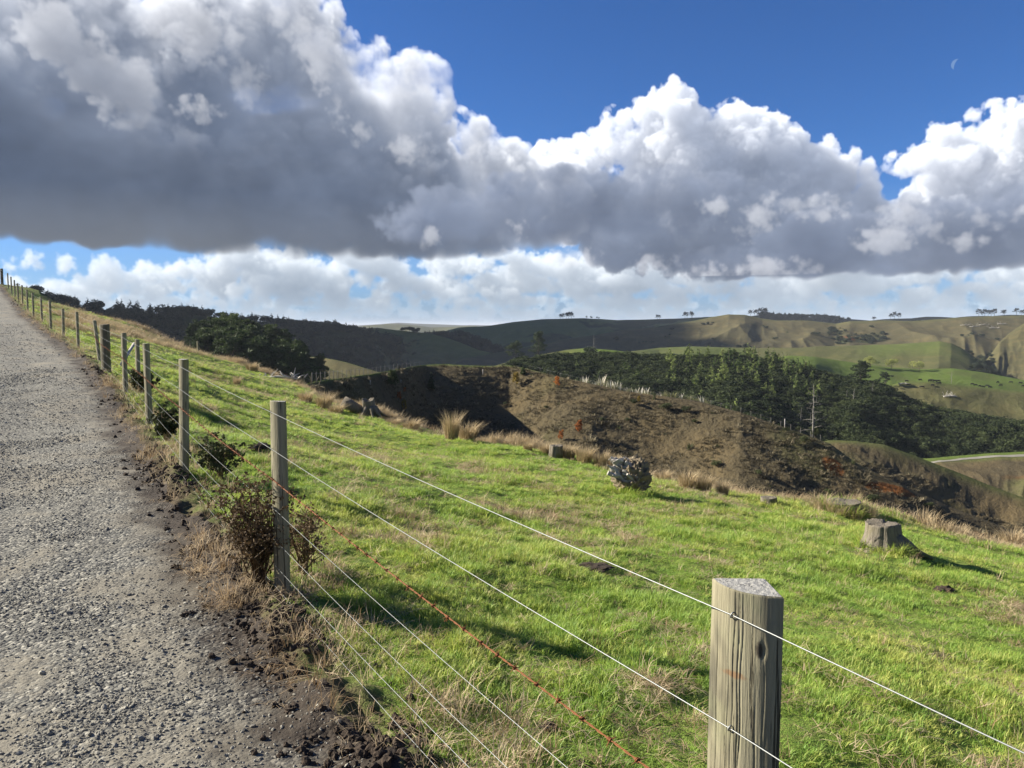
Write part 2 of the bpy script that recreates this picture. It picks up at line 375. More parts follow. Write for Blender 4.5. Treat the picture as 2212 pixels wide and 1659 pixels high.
# paddock brow as seen from the camera (px, py, distance)
EDGE = [(90, 655, 61), (160, 672, 60), (230, 687, 58), (300, 706, 56), (345, 727, 55), (380, 744, 54), (440, 767, 52), (500, 782, 48), (540, 793, 46), (600, 815, 43), (640, 833, 40), (700, 862, 34),
        (785, 895, 30), (860, 916, 28), (950, 940, 26.5), (1200, 980, 23), (1420, 1035, 19.5), (1560, 1068, 18), (1700, 1088, 17), (1800, 1090, 16.6), (1900, 1108, 16.3), (2050, 1150, 16), (2212, 1184, 15.6), (2400, 1225, 15)]
C = []
for t_, s_, z_ in zip(fT[1:-1], fS[1:-1], fZ[1:-1]):
    for q, dz in ((0, 0), (-1.2, -.03), (-3.2, .02), (-5.5, -.02), (-9, .3), (-16, 1.2)):
        if q < 0 and t_ > 40 and q < -6: dz = .3
        p = t_*TD+(s_+q)*ND; C.append((p[0], p[1], z_+dz))
for e in EDGE: C.append(tuple(pt(*e)))
for d in (-40, -20): C.append((-d*.52, d*.5, -1.9))
def plane(x, y): return -1.70-.178*(ND[0]*x+ND[1]*y-1.25)
for x, y in ((1.2, 3.2), (2.4, 4.), (1, 6), (3, 7), (0, 8), (5, 10), (2.5, 12), (0, 14), (-2, 13), (5.6, 11.5), (7, 8), (5, 4), (8, 5), (10, 9), (3, 1.5), (6, .5), (10, 2), (12, 6), (1.5, 18), (-1, 20), (4, -4), (9, -5), (15, 0), (8.5, 12)):
    C.append((x, y, plane(x, y)))
for x, y, d in ((470, 830, 27), (640, 900, 21), (560, 960, 14.5), (700, 960, 15.5), (900, 980, 19), (430, 790, 38), (320, 735, 47), (520, 880, 20), (230, 715, 44)):
    C.append(tuple(pt(x, y, d)))
C = np.array(C)
def tps_fit(C, lam=.6):
    n = len(C); d = np.linalg.norm(C[:, None, :2]-C[None, :, :2], axis=2); K = np.where(d > 0, d*d*np.log(d+1e-9), 0)+np.eye(n)*lam
    Pm = np.hstack([np.ones((n, 1)), C[:, :2]]); A = np.block([[K, Pm], [Pm.T, np.zeros((3, 3))]])
    return np.linalg.solve(A, np.concatenate([C[:, 2], np.zeros(3)]))
TW = tps_fit(C)
def tps(x, y):
    x = np.asarray(x, float); sh_ = x.shape; x = x.ravel(); y = np.asarray(y, float).ravel(); o = np.empty(len(x))
    for i in range(0, len(x), 20000):
        d2 = (x[i:i+20000, None]-C[None, :, 0])**2+(y[i:i+20000, None]-C[None, :, 1])**2
        o[i:i+20000] = (.5*d2*np.log(d2+1e-12))@TW[:-3]+TW[-3]+TW[-2]*x[i:i+20000]+TW[-1]*y[i:i+20000]
    return o.reshape(sh_)
eA = np.array([math.atan2(*(pt(*e)[:2])) for e in EDGE]); eR = np.array([np.hypot(*pt(*e)[:2]) for e in EDGE])
def brow(x, y):
    a = np.arctan2(x, y); return np.interp(a, eA, eR, left=75., right=16.5)
def hnear(x, y, micro=True):
    x = np.asarray(x, float); y = np.asarray(y, float)
    r = np.hypot(x, y); re = brow(x, y); q, t = qoff(x, y)
    z = tps(x, y)
    ov = np.maximum(r-re, 0); ov2 = np.where(ov < 11, .022*ov*ov, .022*121+(ov-11)*.484)
    z = z-ov2*np.clip((q-2)/4, 0, 1)
    if micro:
        pd = np.clip((q+.1)/.4, 0, 1)
        z = z+pd*(.05*fbm(x, y, 1.6, 3)+.028*fbm(x, y, .35, 3, k=3)+.10*fbm(x, y, 5, 2, k=5)*np.clip(q/4, 0, 1))
        rough = np.exp(-((q+.15)/.20)**2)
        z = z+rough*(.05+.05*fbm(x, y, .22, 4, k=2)); lip = np.clip((q+.36)/.3, 0, 1)*np.clip(1.4-q, 0, 1)
        z = z+.03*lip
        rd = np.clip((-.3-q)/.3, 0, 1)
        z = z+rd*(.006*fbm(x, y, .5, 3, k=1)+.004*fbm(x, y, .07, 3, k=4)-.03*np.exp(-((q+3.0)/.35)**2)-.02*np.exp(-((q+1.55)/.3)**2))
    return z
def gz(x, y): return float(hnear(np.array([x]), np.array([y]))[0])
def near_terrain():
    az = np.radians(np.linspace(-80, 78, 1500)); r = np.concatenate([[.05], np.geomspace(.5, 150, 860)])
    Rr, A = np.meshgrid(r, az, indexing='ij'); x = Rr*np.sin(A); y = Rr*np.cos(A)
    z = hnear(x, y); q, t = qoff(x, y); n, k = x.shape
    i = np.arange(n-1)[:, None]*k; j = np.arange(k-1)[None]
    Q = np.stack([i+j, i+j+1, i+k+j+1, i+k+j], -1).reshape(-1, 4)[:, ::-1]
    V = np.stack([x, y, z], -1).reshape(-1, 3)
    re = brow(x, y); ov = (Rr-re).ravel(); q = q.ravel()
    road = (q+.12*fbm(V[:, 0], V[:, 1], .6, 3, k=6) < -.18)
    fr = road[Q].all(1)
    for nm, sel, lab in (('gravel_road', fr, 'grey gravel road climbing the slope on the left of the fence'), ('paddock', ~fr, 'bright green grazed paddock sloping away beyond the wire fence')):
        q4 = Q[sel]; u, inv = np.unique(q4, return_inverse=True)
        me = mesh_np(nm, V[u], inv.reshape(-1, 4), M[nm], True, {'q': q[u], 'ov': ov[u]})
        tag(obj(nm, me), lab, kind='structure')
# ---------------------------------------------------------------- hills: ridge crests (px, py, distance) seen from the gate
RIDGES = {
 'spur': dict(c=[(560, 835, 60), (620, 833, 66), (660, 831, 75), (700, 823, 90), (750, 815, 112), (800, 808, 132), (850, 800, 152), (890, 792, 176), (920, 788, 195), (960, 786, 200), (1000, 788, 200), (1060, 790, 203), (1100, 789, 205), (1135, 795, 200), (1200, 812, 190), (1270, 828, 182), (1350, 846, 175), (1500, 866, 168), (1600, 891, 160), (1700, 925, 155), (1792, 958, 150), (1851, 1000, 145), (1950, 1048, 140), (2050, 1094, 138), (2212, 1156, 132), (2420, 1225, 126)], f=.52, b=.6, w=5, amp=2.0, wl=32, kind=0),
 'spur2': dict(c=[(1600, 985, 215), (1700, 965, 215), (1792, 952, 215), (1850, 953, 214), (1911, 961, 212), (1985, 989, 208), (2060, 1019, 204), (2130, 1048, 200), (2212, 1078, 196), (2420, 1150, 190)], f=.45, b=.6, w=5, amp=4, wl=30, kind=1),
 'flat': dict(c=[(1880, 1040, 330), (1940, 1003, 322), (1991, 992, 320), (2060, 985, 318), (2130, 979, 316), (2212, 974, 314), (2420, 960, 310)], f=.22, b=.5, w=8, amp=4, wl=40, kind=2),
 'forest': dict(c=[(1020, 830, 330), (1080, 806, 400), (1130, 795, 440), (1200, 786, 460), (1300, 782, 470), (1400, 785, 470), (1500, 790, 470), (1600, 788, 470), (1700, 805, 465), (1760, 820, 460), (1830, 838, 450), (1900, 850, 440), (1950, 878, 430), (2000, 900, 425), (2212, 935, 400), (2420, 960, 400)], f=.20, b=.4, w=10, amp=5, wl=60, kind=3),
 'cowhill': dict(c=[(1800, 870, 500), (1880, 845, 520), (1949, 825, 520), (2015, 823, 520), (2059, 829, 515), (2149, 839, 510), (2212, 845, 505), (2420, 850, 500)], f=.36, b=.3, w=12, amp=7, wl=60, kind=4),
 'knoll': dict(c=[(1040, 800, 520), (1090, 785, 560), (1130, 777, 580), (1180, 764, 590), (1225, 756, 600), (1260, 753, 600), (1300, 755, 600), (1340, 759, 600), (1420, 770, 590), (1500, 779, 590), (1600, 790, 590)], f=.22, b=.4, w=12, amp=6, wl=70, kind=5),
 'green': dict(c=[(1560, 800, 640), (1620, 785, 660), (1673, 774, 680), (1702, 769, 680), (1762, 772, 685), (1821, 781, 690), (1911, 793, 690), (1985, 798, 690), (2060, 796, 690), (2119, 804, 680), (2212, 821, 660), (2420, 850, 640)], f=.17, b=.3, w=22, amp=6, wl=110, kind=6),
 'bench': dict(c=[(1300, 775, 880), (1356, 760, 950), (1424, 751, 1000), (1499, 748, 1000), (1558, 750, 1000), (1640, 751, 1000), (1732, 751, 980), (1762, 748, 980), (1850, 746, 980), (1940, 743, 970), (2000, 739, 960), (2030, 737, 952), (2055, 741, 944), (2078, 752, 932), (2095, 763, 918), (2115, 779, 900), (2149, 806, 860), (2190, 830, 850)], f=.25, b=.35, w=30, amp=6, wl=130, kind=7),
 'east': dict(c=[(2090, 830, 900), (2137, 770, 960), (2160, 738, 1000), (2178, 722, 1040), (2212, 698, 1080), (2300, 670, 1100), (2420, 650, 1100)], f=.24, b=.35, w=24, amp=4, wl=120, kind=8),
 'range': dict(c=[(1000, 775, 1250), (1100, 757, 1300), (1183, 743, 1350), (1216, 733, 1380), (1276, 725, 1400), (1350, 712, 1420), (1412, 707, 1430), (1454, 700, 1440), (1499, 693, 1450), (1543, 684, 1460), (1573, 679, 1460), (1609, 680, 1460), (1647, 688, 1460), (1677, 692, 1450), (1747, 692.5, 1450), (1806, 699, 1440), (1836, 694, 1430), (1911, 692, 1420), (1970, 693.5, 1400), (2030, 689, 1390), (2089, 684.6, 1380), (2212, 681, 1380), (2420, 680, 1380)], f=.24, b=.3, w=28, amp=12, wl=170, kind=9),
 'farpine': dict(c=[(1560, 710, 2500), (1613, 684, 2500), (1643, 680, 2500), (1700, 683, 2600), (1792, 684, 2600), (1830, 689, 2600), (1881, 690, 2600), (1920, 689, 2600), (2000, 684, 2600), (2060, 685, 2600), (2119, 682, 2600), (2149, 680, 2600), (2212, 680, 2600), (2420, 680, 2600)], f=.2, b=.3, w=40, amp=12, wl=300, kind=10),
 'farmid': dict(c=[(880, 740, 2400), (946, 719, 2500), (990, 708, 2500), (1050, 704.5, 2500), (1109, 695.5, 2500), (1169, 689.5, 2500), (1207, 688.5, 2500), (1262, 687, 2500), (1335, 691, 2500), (1395, 690, 2500), (1484, 687, 2500), (1552, 683, 2500), (1620, 690, 2500), (1700, 700, 2500)], f=.2, b=.3, w=60, amp=30, wl=300, kind=11),
 'westmid': dict(c=[(480, 730, 1200), (560, 705, 1400), (603, 699, 1500), (669, 704, 1500), (707, 702, 1500), (737, 704, 1500), (767, 708, 1500), (797, 711, 1500), (827, 710, 1500), (856, 713, 1480), (901, 717.5, 1450), (931, 721, 1420), (975, 733, 1400), (1035, 756, 1350), (1094, 769, 1320), (1150, 790, 1300)], f=.25, b=.3, w=30, amp=28, wl=190, kind=12),
 'hump': dict(c=[(840, 750, 1500), (880, 739, 1600), (901, 728, 1650), (960, 721, 1700), (1005, 724, 1700), (1050, 745, 1650), (1080, 756, 1600), (1110, 775, 1500)], f=.3, b=.3, w=30, amp=20, wl=150, kind=13),
 'westwood': dict(c=[(-300, 650, 700), (-100, 650, 760), (0, 650, 800), (40, 645, 820), (60, 634, 832), (87, 637, 850), (139, 656, 880), (194, 667, 900), (243, 669, 930), (312, 675, 950), (365, 678, 980), (399, 678, 1000), (451, 684, 1050), (521, 697, 1100), (573, 697, 1200), (625, 701, 1300), (694, 707, 1350), (768, 714, 1400), (850, 735, 1400)], f=.28, b=.3, w=30, amp=22, wl=170, kind=14),
 'stand': dict(c=[(250, 775, 330), (330, 762, 350), (399, 752, 360), (434, 740, 380), (486, 737, 400), (555, 745, 400), (590, 757, 395), (642, 782, 385), (672, 806, 375), (690, 830, 370)], f=.33, b=.4, w=12, amp=5, wl=60, kind=15),
 'lit1': dict(c=[(590, 765, 560), (640, 767, 550), (669, 771, 540), (700, 773.5, 530), (722, 777, 520), (750, 783, 510), (782, 793, 500), (827, 807, 490), (870, 830, 480)], f=.35, b=.3, w=8, amp=5, wl=60, kind=16),
 'lit2': dict(c=[(600, 775, 480), (640, 780, 470), (675, 788, 460), (710, 797, 450), (746, 808, 440), (794, 816, 430), (850, 835, 420)], f=.35, b=.3, w=8, amp=5, wl=60, kind=16),
 'far1': dict(c=[(700, 716, 5200), (770, 706, 5500), (812, 701, 5800), (856, 699, 6000), (901, 701.5, 6000), (931, 706, 6000), (975, 705.5, 6000), (1020, 704, 6000), (1100, 712, 5800)], f=.1, b=.1, w=120, amp=40, wl=600, kind=17),
 'far2': dict(c=[(400, 712, 11000), (560, 706, 11000), (660, 703.6, 11000), (760, 703.6, 11000), (860, 697, 11000), (900, 698.5, 11000), (1000, 702.5, 11000), (1100, 702.6, 11000), (1300, 704, 11000), (1500, 708, 11000)], f=.05, b=.05, w=300, amp=30, wl=1000, kind=18),
}
RK = list(RIDGES)
_bx = np.linspace(560, 2400, 93); _by = np.interp(_bx, [560, 700, 900, 1060, 1225, 1430, 1640, 1860, 2050, 2400], [0, 2, 3., -2.5, 4.5, -4., 4., -3., 2., 0])
_by = np.convolve(np.pad(_by, 3, mode='edge'), np.ones(7)/7, 'valid'); BUL = list(zip(_bx, _by))
def ridge_eval(az, x, y, r):
    """height, winning ridge and depth below its crest for polar points"""
    best = np.full(x.shape, -1e9); win = np.zeros(x.shape, np.int8); dist = np.zeros(x.shape)
    for i, k in enumerate(RK):
        g = RIDGES[k]; P = np.array([pt(*c) for c in g['c']]); a = np.arctan2(P[:, 0], P[:, 1]); rr = np.hypot(P[:, 0], P[:, 1])
        a0, a1 = a[0], a[-1]; Z = np.interp(az, a, P[:, 2]); RR = np.interp(az, a, rr)
        out = np.maximum(a0-az, 0)+np.maximum(az-a1, 0)
        Z = Z-out*RR*.45
        dr = RR-r+fbm(x, y, g['wl']*1.3, 2, k=i+3)*g['w']*.4; w = g['w']
        sd = np.where(dr > 0, np.sqrt(dr*dr+w*w)-w, 0)*g['f']+np.where(dr < 0, np.sqrt(dr*dr+w*w)-w, 0)*g['b']
        s_ = np.abs(dr); m_ = np.clip(s_/(g['wl']*1.1), 0, 1)
        tang = az*RR
        gul = fbm(tang+12*fbm(x, y, g['wl'], 2, k=1), dr*.45, g['wl'], 4, gain=.48, k=i, ridged=True)
        bil = fbm(x, y, g['wl']*.45, 4, k=i+2)
        h = Z-sd+m_*g['amp']*(gul*.75-.55)+bil*g['amp']*.16*np.clip(s_/(w*1.2), .0, 1)
        if k == 'spur':
            pc = 1106+F0*np.tan(az); h = h+m_*np.clip(dr/14, 0, 1)*np.interp(pc, *zip(*BUL))*(1+.25*fbm(x, y, 14, 2, k=5))
        b = h > best; best = np.where(b, h, best); win[b] = i; dist = np.where(b, dr, dist)
    return best, win, dist
def sstep(v, a, b):
    t = np.clip((v-a)/(b-a), 0, 1); return t*t*(3-2*t)
def far_terrain():
    az = np.radians(np.concatenate([np.linspace(-46, -35, 90)[:-1], np.linspace(-35, 35, 1340), np.linspace(35, 48, 100)[1:]]))
    r = np.concatenate([np.linspace(40, 62, 14)[:-1], np.linspace(62, 130, 110)[:-1], np.linspace(130, 225, 240)[:-1], np.linspace(225, 720, 300)[:-1], np.geomspace(720, 1500, 240)[:-1], np.geomspace(1500, 2700, 110)[:-1], np.geomspace(2700, 13000, 70), [30000., 80000.]])
    Rr, A = np.meshgrid(r, az, indexing='ij'); x = Rr*np.sin(A); y = Rr*np.cos(A)
    z, win, dist = ridge_eval(A, x, y, Rr)
    floor_ = np.interp(Rr, [0, 60, 150, 400, 1500, 6000, 13000, 80000], [-30, -36, -62, -80, -120, -110, -75, -140])
    up = floor_ > z; z = np.where(up, floor_+np.minimum(fbm(x, y, 200, 3)*2, 2), z)
    near = np.clip((Rr-60)/30, 0, 1)
    # sheep tracks and clumps on the close spur
    nm = ((win == 0) | (win == 1)) & (Rr < 230)
    ter = fbm(x*.35+z*.4, z*3.2, 2.0, 3, k=2)*.20+fbm(x, y, 1.5, 4, k=6)*.15
    z = z+np.where(nm, ter*np.clip(dist/6, .12, 1), 0)*near
    n, k = x.shape; i = np.arange(n-1)[:, None]*k; j = np.arange(k-1)[None]
    Q = np.stack([i+j, i+j+1, i+k+j+1, i+k+j], -1).reshape(-1, 4)[:, ::-1]
    V = np.stack([x, y, z], -1).reshape(-1, 3)
    kd = np.array([RIDGES[q]['kind'] for q in RK])[win]
    gy, gx = np.gradient(z); sl = np.hypot(gx/np.maximum(np.gradient(x, axis=1), .05), gy/np.maximum(np.gradient(Rr, axis=0), .05))
    n1 = fbm(x, y, 30, 4, k=1); n2 = fbm(x, y, 120, 4, k=4); n3 = fbm(x, y, 8, 3, k=3)
    grn = np.zeros_like(z); scr = np.zeros_like(z); soil = np.zeros_like(z)
    def S(kk): return kd == kk
    PX = 1106+F0*np.tan(A)*1.0   # rough photo column for zoning along a ridge
    m = S(0); grn[m] = np.maximum(sstep(-dist, -3.5, 1.0)*sstep(-PX, -1230, -1100), .0+.15*sstep(n1, .3, 1.)+.2*sstep(dist, 30, 60)*sstep(n1, -.2, .6))[m]; scr[m] = (.25*sstep(n3, .35, .9)*sstep(n1, -.1, .6))[m]
    for (sx, sy, sd_, ax_, ay_) in ((1795, 1052, 141.5, 2.0, 2.6), (1925, 1092, 137, 4.2, 1.5)):
        p = pt(sx, sy, sd_); e = ((x-p[0])/ax_)**2+((y-p[1])/ay_)**2+.35*n3
        soil[m] = np.maximum(soil, sstep(-e, -1.15, -.75))[m]
    m = S(1); grn[m] = (.35*sstep(n1, -.2, .6)+.5*sstep(-dist, -6, 0))[m]; scr[m] = .35*sstep(n3, .3, .9)[m]
    m = S(2); grn[m] = np.maximum(.25*sstep(n1, -.2, .6), sstep(-dist, -14, -2))[m]; soil[m] = .7*sstep(-np.abs(dist-26-4*n3), -5, -1)[m]*sstep(n1, -.3, .3)[m]
    m = S(3); scr[m] = .95
    m = S(4); grn[m] = (.25+.5*sstep(-dist, -14, 4))[m]; scr[m] = .9*sstep(dist+8*n1, 60, 75)[m]
    m = S(5); grn[m] = (.35+.65*sstep(PX, 1180, 1290))[m]
    m = S(6); grn[m] = (1.-.25*sstep(n1, .2, .8))[m]
    m = S(7); grn[m] = (.35+.35*sstep(n2, -.3, .5))[m]
    m = S(8); grn[m] = .18; scr[m] = .8*sstep(-PX, -2150, -2090)[m]
    m = S(9); grn[m] = (.12+.25*sstep(n2, -.2, .6)*sstep(dist, 200, 500)+.2*sstep(-dist, -40, 0))[m]; scr[m] = (.8*sstep(n1+.8*n2, .75, 1.05)*sstep(dist, 60, 160))[m]
    p = pt(1835, 726, 1300); soil[m] = sstep(-(((x-p[0]+5*n3)/9)**2+((y-p[1])/18)**2), -1, -.3)[m]
    m = S(10); scr[m] = 1
    m = S(11); grn[m] = .75; scr[m] = (.9*sstep(n2, .3, .6))[m]
    m = S(12); grn[m] = (.3+.4*sstep(PX, 680, 850)*sstep(-dist, -220, 0))[m]; scr[m] = (.9*sstep(n1+n2, .55, .9))[m]
    m = S(13); scr[m] = 1
    m = S(14); scr[m] = 1
    m = S(15); scr[m] = (sstep(-dist, -55, -25))[m]*.8; grn[m] = .1
    m = S(16); grn[m] = (.15+.7*sstep(-dist, -4, 2))[m]
    m = S(17); grn[m] = .35
    m = S(18); scr[m] = .6
    scr[up] = .9
    att = {'grn': grn.ravel(), 'scr': scr.ravel(), 'soil': soil.ravel()}
    groups = {'spur_hill': (0, 1, 2), 'valley_hill': (3, 4, 5, 6, 15, 16), 'ridge_hill': (7, 8, 9, 12, 13, 14), 'distant_hill': (10, 11, 17, 18)}
    labs = {'spur_hill': 'brown steep hillside across the gully behind the paddock', 'valley_hill': 'green and wooded valley slopes in the middle distance', 'ridge_hill': 'gullied olive brown ridges behind the valley', 'distant_hill': 'far blue hills on the horizon'}
    kf = kd.ravel()[Q[:, 0]]
    for nm_, ks in groups.items():
        q4 = Q[np.isin(kf, ks)]; u, inv = np.unique(q4, return_inverse=True)
        me = mesh_np(nm_, V[u], inv.reshape(-1, 4), M['hills'], True, {a: b[u] for a, b in att.items()})
        tag(obj(nm_, me), labs[nm_], kind='structure')
    return az, r, z, win, dist
# ---------------------------------------------------------------- materials
M = {}
def m_road(t):
    p = t.pos(); q = t.attr('q')
    st_ = t.voro(46, p, out='Color'); sv = t.node('ShaderNodeSeparateColor'); t.link(st_, sv.inputs[0])
    stone = t.ramp(sv.outputs[0], [(0, (.075, .074, .068)), (.5, (.145, .142, .122)), (.8, (.23, .22, .18)), (1, (.36, .34, .28))])
    silt = t.mix(t.noise(14, 4, vec=p), (.17, .155, .118), (.27, .245, .19))
    n = t.noise(1.1, 5, .6, p); f = t.maprange(t.math('ADD', n, t.math('MULTIPLY', t.noise(30, 3, .6, p), .35)), .66, .82)
    side = t.maprange(q, -1.3, -.45); f2 = t.math('MAXIMUM', f, t.math('MULTIPLY', side, t.maprange(t.noise(2.2, 4, .6, p), .40, .6)))
    trk = t.math('MULTIPLY', t.maprange(t.math('ABSOLUTE', t.math('ADD', q, 3.1)), .15, .45, 1., 0.), .55)
    f2 = t.math('MAXIMUM', f2, trk)
    c = t.mix(f2, stone, silt)
    dark = t.math('MULTIPLY', t.maprange(t.math('ADD', q, t.math('MULTIPLY', t.noise(2.6, 4, .65, p), .9)), -.32, .12), .95)
    soil = t.mix(t.noise(22, 4, .6, p), (.014, .010, .008), (.060, .045, .032))
    c = t.mix(dark, c, soil)
    b1 = t.math('MULTIPLY', t.voro(46, p), -1.0); b2 = t.noise(150, 4, .7, p)
    h = t.math('ADD', t.math('MULTIPLY', b1, t.math('SUBTRACT', 1., t.math('MULTIPLY', f2, .7))), t.math('MULTIPLY', b2, .35))
    return dict(color=c, rough=.93, spec=.2, normal=t.bump(h, .65, .016))
M['gravel_road'] = mat('gravel_road', m_road)
def m_paddock(t):
    p = t.pos(); q = t.attr('q'); ov = t.attr('ov')
    a = t.noise(.35, 4, .6, p); b = t.noise(3.2, 5, .65, p); c3 = t.noise(26, 4, .7, p)
    g = t.mix(b, (.11, .18, .03), (.21, .30, .055)); g = t.mix(t.maprange(c3, .42, .7), g, (.19, .20, .06))
    dry = t.mix(c3, (.13, .095, .05), (.27, .21, .12))
    fd = t.maprange(t.math('ADD', b, t.math('MULTIPLY', a, .6)), .82, 1.0); g = t.mix(t.math('MULTIPLY', fd, .75), g, dry)
    mud = t.maprange(t.noise(7, 4, .6, p), .66, .72); g = t.mix(t.math('MULTIPLY', mud, .8), g, (.05, .035, .022))
    br = t.maprange(ov, .5, 8.); br = t.math('MAXIMUM', br, t.math('MULTIPLY', t.maprange(ov, -1.5, 1.), t.maprange(b, .45, .6)))
    brn = t.mix(b, (.075, .055, .03), (.16, .13, .075)); g = t.mix(br, g, brn)
    e = t.maprange(t.math('ADD', q, t.math('MULTIPLY', t.noise(5, 4, .6, p), .5)), .0, .42, 1., 0.)
    g = t.mix(e, g, t.mix(c3, (.05, .04, .026), (.15, .115, .07)))
    return dict(color=g, rough=.95, spec=.1, normal=t.bump(t.math('ADD', c3, t.noise(90, 3, .7, p)), .7, .03))
M['paddock'] = mat('paddock', m_paddock)
def m_hills(t):
    p = t.pos(); n1 = t.noise(.05, 6, .6, p); n2 = t.noise(.35, 6, .7, p); n3 = t.noise(1.6, 4, .7, p)
    dry = t.mix(n2, (.055, .045, .026), (.125, .102, .060)); dry = t.mix(t.maprange(n3, .52, .66), dry, (.040, .032, .020))
    dry = t.mix(t.maprange(n1, .45, .7), dry, (.125, .095, .05))
    grn = t.mix(n1, (.075, .105, .025), (.115, .165, .032)); grn = t.mix(t.maprange(n2, .5, .7), grn, (.13, .15, .05))
    c = t.mix(t.attr('grn'), dry, grn)
    c = t.mix(t.attr('scr'), c, t.mix(n3, (.018, .026, .010), (.05, .062, .022)))
    soil = t.mix(n3, (.10, .042, .015), (.20, .085, .028)); c = t.mix(t.attr('soil'), c, soil)
    h = t.math('ADD', t.math('MULTIPLY', n3, .5), n2)
    return dict(color=c, rough=1.0, spec=.05, normal=t.bump(h, .9, .9))
M['hills'] = mat('hills', m_hills)
def m_wood(t):
    p = t.obj(); v = t.scale(p, (1, 1, .045)); rnd = t.rnd()
    g = t.noise(75, 6, .68, v, dist=.25); g2 = t.noise(9, 4, .6, v); blot = t.noise(5, 4, .6, p)
    c = t.mix(g, (.105, .095, .058), (.40, .37, .25)); c = t.mix(t.maprange(g2, .3, .72), t.mix(.35, c, (.16, .135, .085)), c)
    crack = t.maprange(t.noise(55, 4, .6, t.scale(p, (1, 1, .035)), dist=.6), .60, .66)
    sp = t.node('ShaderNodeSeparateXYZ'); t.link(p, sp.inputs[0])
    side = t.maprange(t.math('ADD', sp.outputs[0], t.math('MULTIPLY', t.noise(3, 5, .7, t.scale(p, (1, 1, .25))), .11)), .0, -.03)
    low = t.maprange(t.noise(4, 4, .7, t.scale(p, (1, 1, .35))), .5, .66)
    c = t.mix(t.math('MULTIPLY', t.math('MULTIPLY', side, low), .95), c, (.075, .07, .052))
    c = t.mix(t.math('MULTIPLY', t.maprange(blot, .52, .7), .4), c, (.21, .22, .12))
    c = t.mix(t.math('MULTIPLY', crack, .85), c, (.035, .03, .022))
    nz = t.node('ShaderNodeSeparateXYZ'); t.link(t.node('ShaderNodeTexCoord').outputs['Normal'], nz.inputs[0])
    top = t.maprange(nz.outputs[2], .7, .95); eg = t.noise(70, 4, .7, p)
    c = t.mix(top, c, t.mix(eg, (.24, .23, .20), (.48, .47, .43)))
    h = t.math('SUBTRACT', t.math('MULTIPLY', g, .6), t.math('MULTIPLY', crack, .9)); h = t.math('ADD', h, t.math('MULTIPLY', eg, t.math('MULTIPLY', top, .8)))
    return dict(color=c, rough=.9, spec=.15, normal=t.bump(h, 1., .008))
M['wood'] = mat('weathered_post_wood', m_wood)
def m_hero(t):
    d = m_wood(t); p = t.obj()
    sp = t.node('ShaderNodeSeparateXYZ'); t.link(p, sp.inputs[0])
    def spot(x, y, z, rx, rz, k=.5):
        dx = t.math('DIVIDE', t.math('SUBTRACT', sp.outputs[0], x), rx); dz = t.math('DIVIDE', t.math('SUBTRACT', sp.outputs[2], z), rz)
        q = t.math('ADD', t.math('MULTIPLY', dx, dx), t.math('MULTIPLY', dz, dz)); q = t.math('ADD', q, t.math('MULTIPLY', t.noise(55, 5, .8, p), 2.2))
        return t.maprange(q, 1.3, 2.2, 1., 0.)
    c = t.mix(t.math('MULTIPLY', spot(-.086, 0, -.185, .022, .009), .6), d['color'], (.20, .095, .04))
    c = t.mix(t.math('MULTIPLY', spot(-.046, 0, -.118, .009, .020), .9), c, (.05, .04, .03))
    d['color'] = c; return d
M['hero_wood'] = mat('near_post_wood', m_hero)
def m_stump(t):
    p = t.obj(); v = t.scale(p, (1, 1, .12)); g = t.noise(24, 6, .68, v, dist=.5); b = t.noise(4, 4, .6, p)
    c = t.mix(g, (.035, .028, .020), (.34, .30, .235)); c = t.mix(t.maprange(b, .5, .7), c, (.16, .14, .09))
    nz = t.node('ShaderNodeSeparateXYZ'); t.link(p, nz.inputs[0])
    moss = t.math('MULTIPLY', t.maprange(nz.outputs[2], .16, .0), t.maprange(t.noise(8, 4, .6, p), .42, .58)); c = t.mix(t.math('MULTIPLY', moss, .8), c, (.10, .12, .03))
    return dict(color=c, rough=.95, spec=.1, normal=t.bump(g, 1., .03))
M['stump'] = mat('stump_wood', m_stump)
def m_bleach(t):
    g = t.noise(3, 5, .6, t.obj()); return dict(color=t.mix(g, (.22, .20, .17), (.55, .52, .47)), rough=.9)
M['root_wood'] = mat('root_wood', lambda t: dict(color=t.mix(t.noise(9, 6, .7, t.obj()), (.13, .11, .085), (.66, .62, .54)), rough=.95, normal=t.bump(t.noise(40, 5, .7, t.obj()), .8, .02)))
M['bleached'] = mat('bleached_wood', m_bleach)
M['wire'] = mat('galvanised_wire', lambda t: dict(color=(.21, .22, .21), rough=.45, spec=.6, metal=.35))
def m_rust(t):
    g = t.noise(120, 4, .7, t.obj()); return dict(color=t.mix(g, (.07, .022, .010), (.34, .13, .045)), rough=.8)
M['rust'] = mat('rusty_wire', m_rust)
def m_grass(t):
    p = t.pos(); r_ = t.rnd(); a = t.noise(.5, 4, .6, p); b = t.noise(3.0, 4, .65, p)
    c = t.mix(r_, (.22, .36, .045), (.43, .55, .11)); c = t.mix(t.maprange(b, .38, .66), t.mix(.5, c, (.115, .25, .045)), c)
    c = t.mix(t.maprange(t.math('ADD', a, t.math('MULTIPLY', r_, .35)), .62, .85), c, (.50, .51, .13))
    return dict(color=c, tcolor=t.mix(.45, c, (.52, .63, .12)), rough=.55, spec=.35)
M['grass'] = mat('grass_blade', m_grass, .42)
def m_straw(t):
    r_ = t.rnd(); c = t.mix(r_, (.26, .17, .085), (.62, .50, .32)); return dict(color=c, rough=.7, spec=.25)
M['straw'] = mat('straw_blade', m_straw, .3)
def m_rush(t):
    r_ = t.rnd(); c = t.mix(t.noise(6, 3, .6, t.obj()), (.30, .22, .115), (.62, .50, .31)); return dict(color=c, rough=.7, spec=.25)
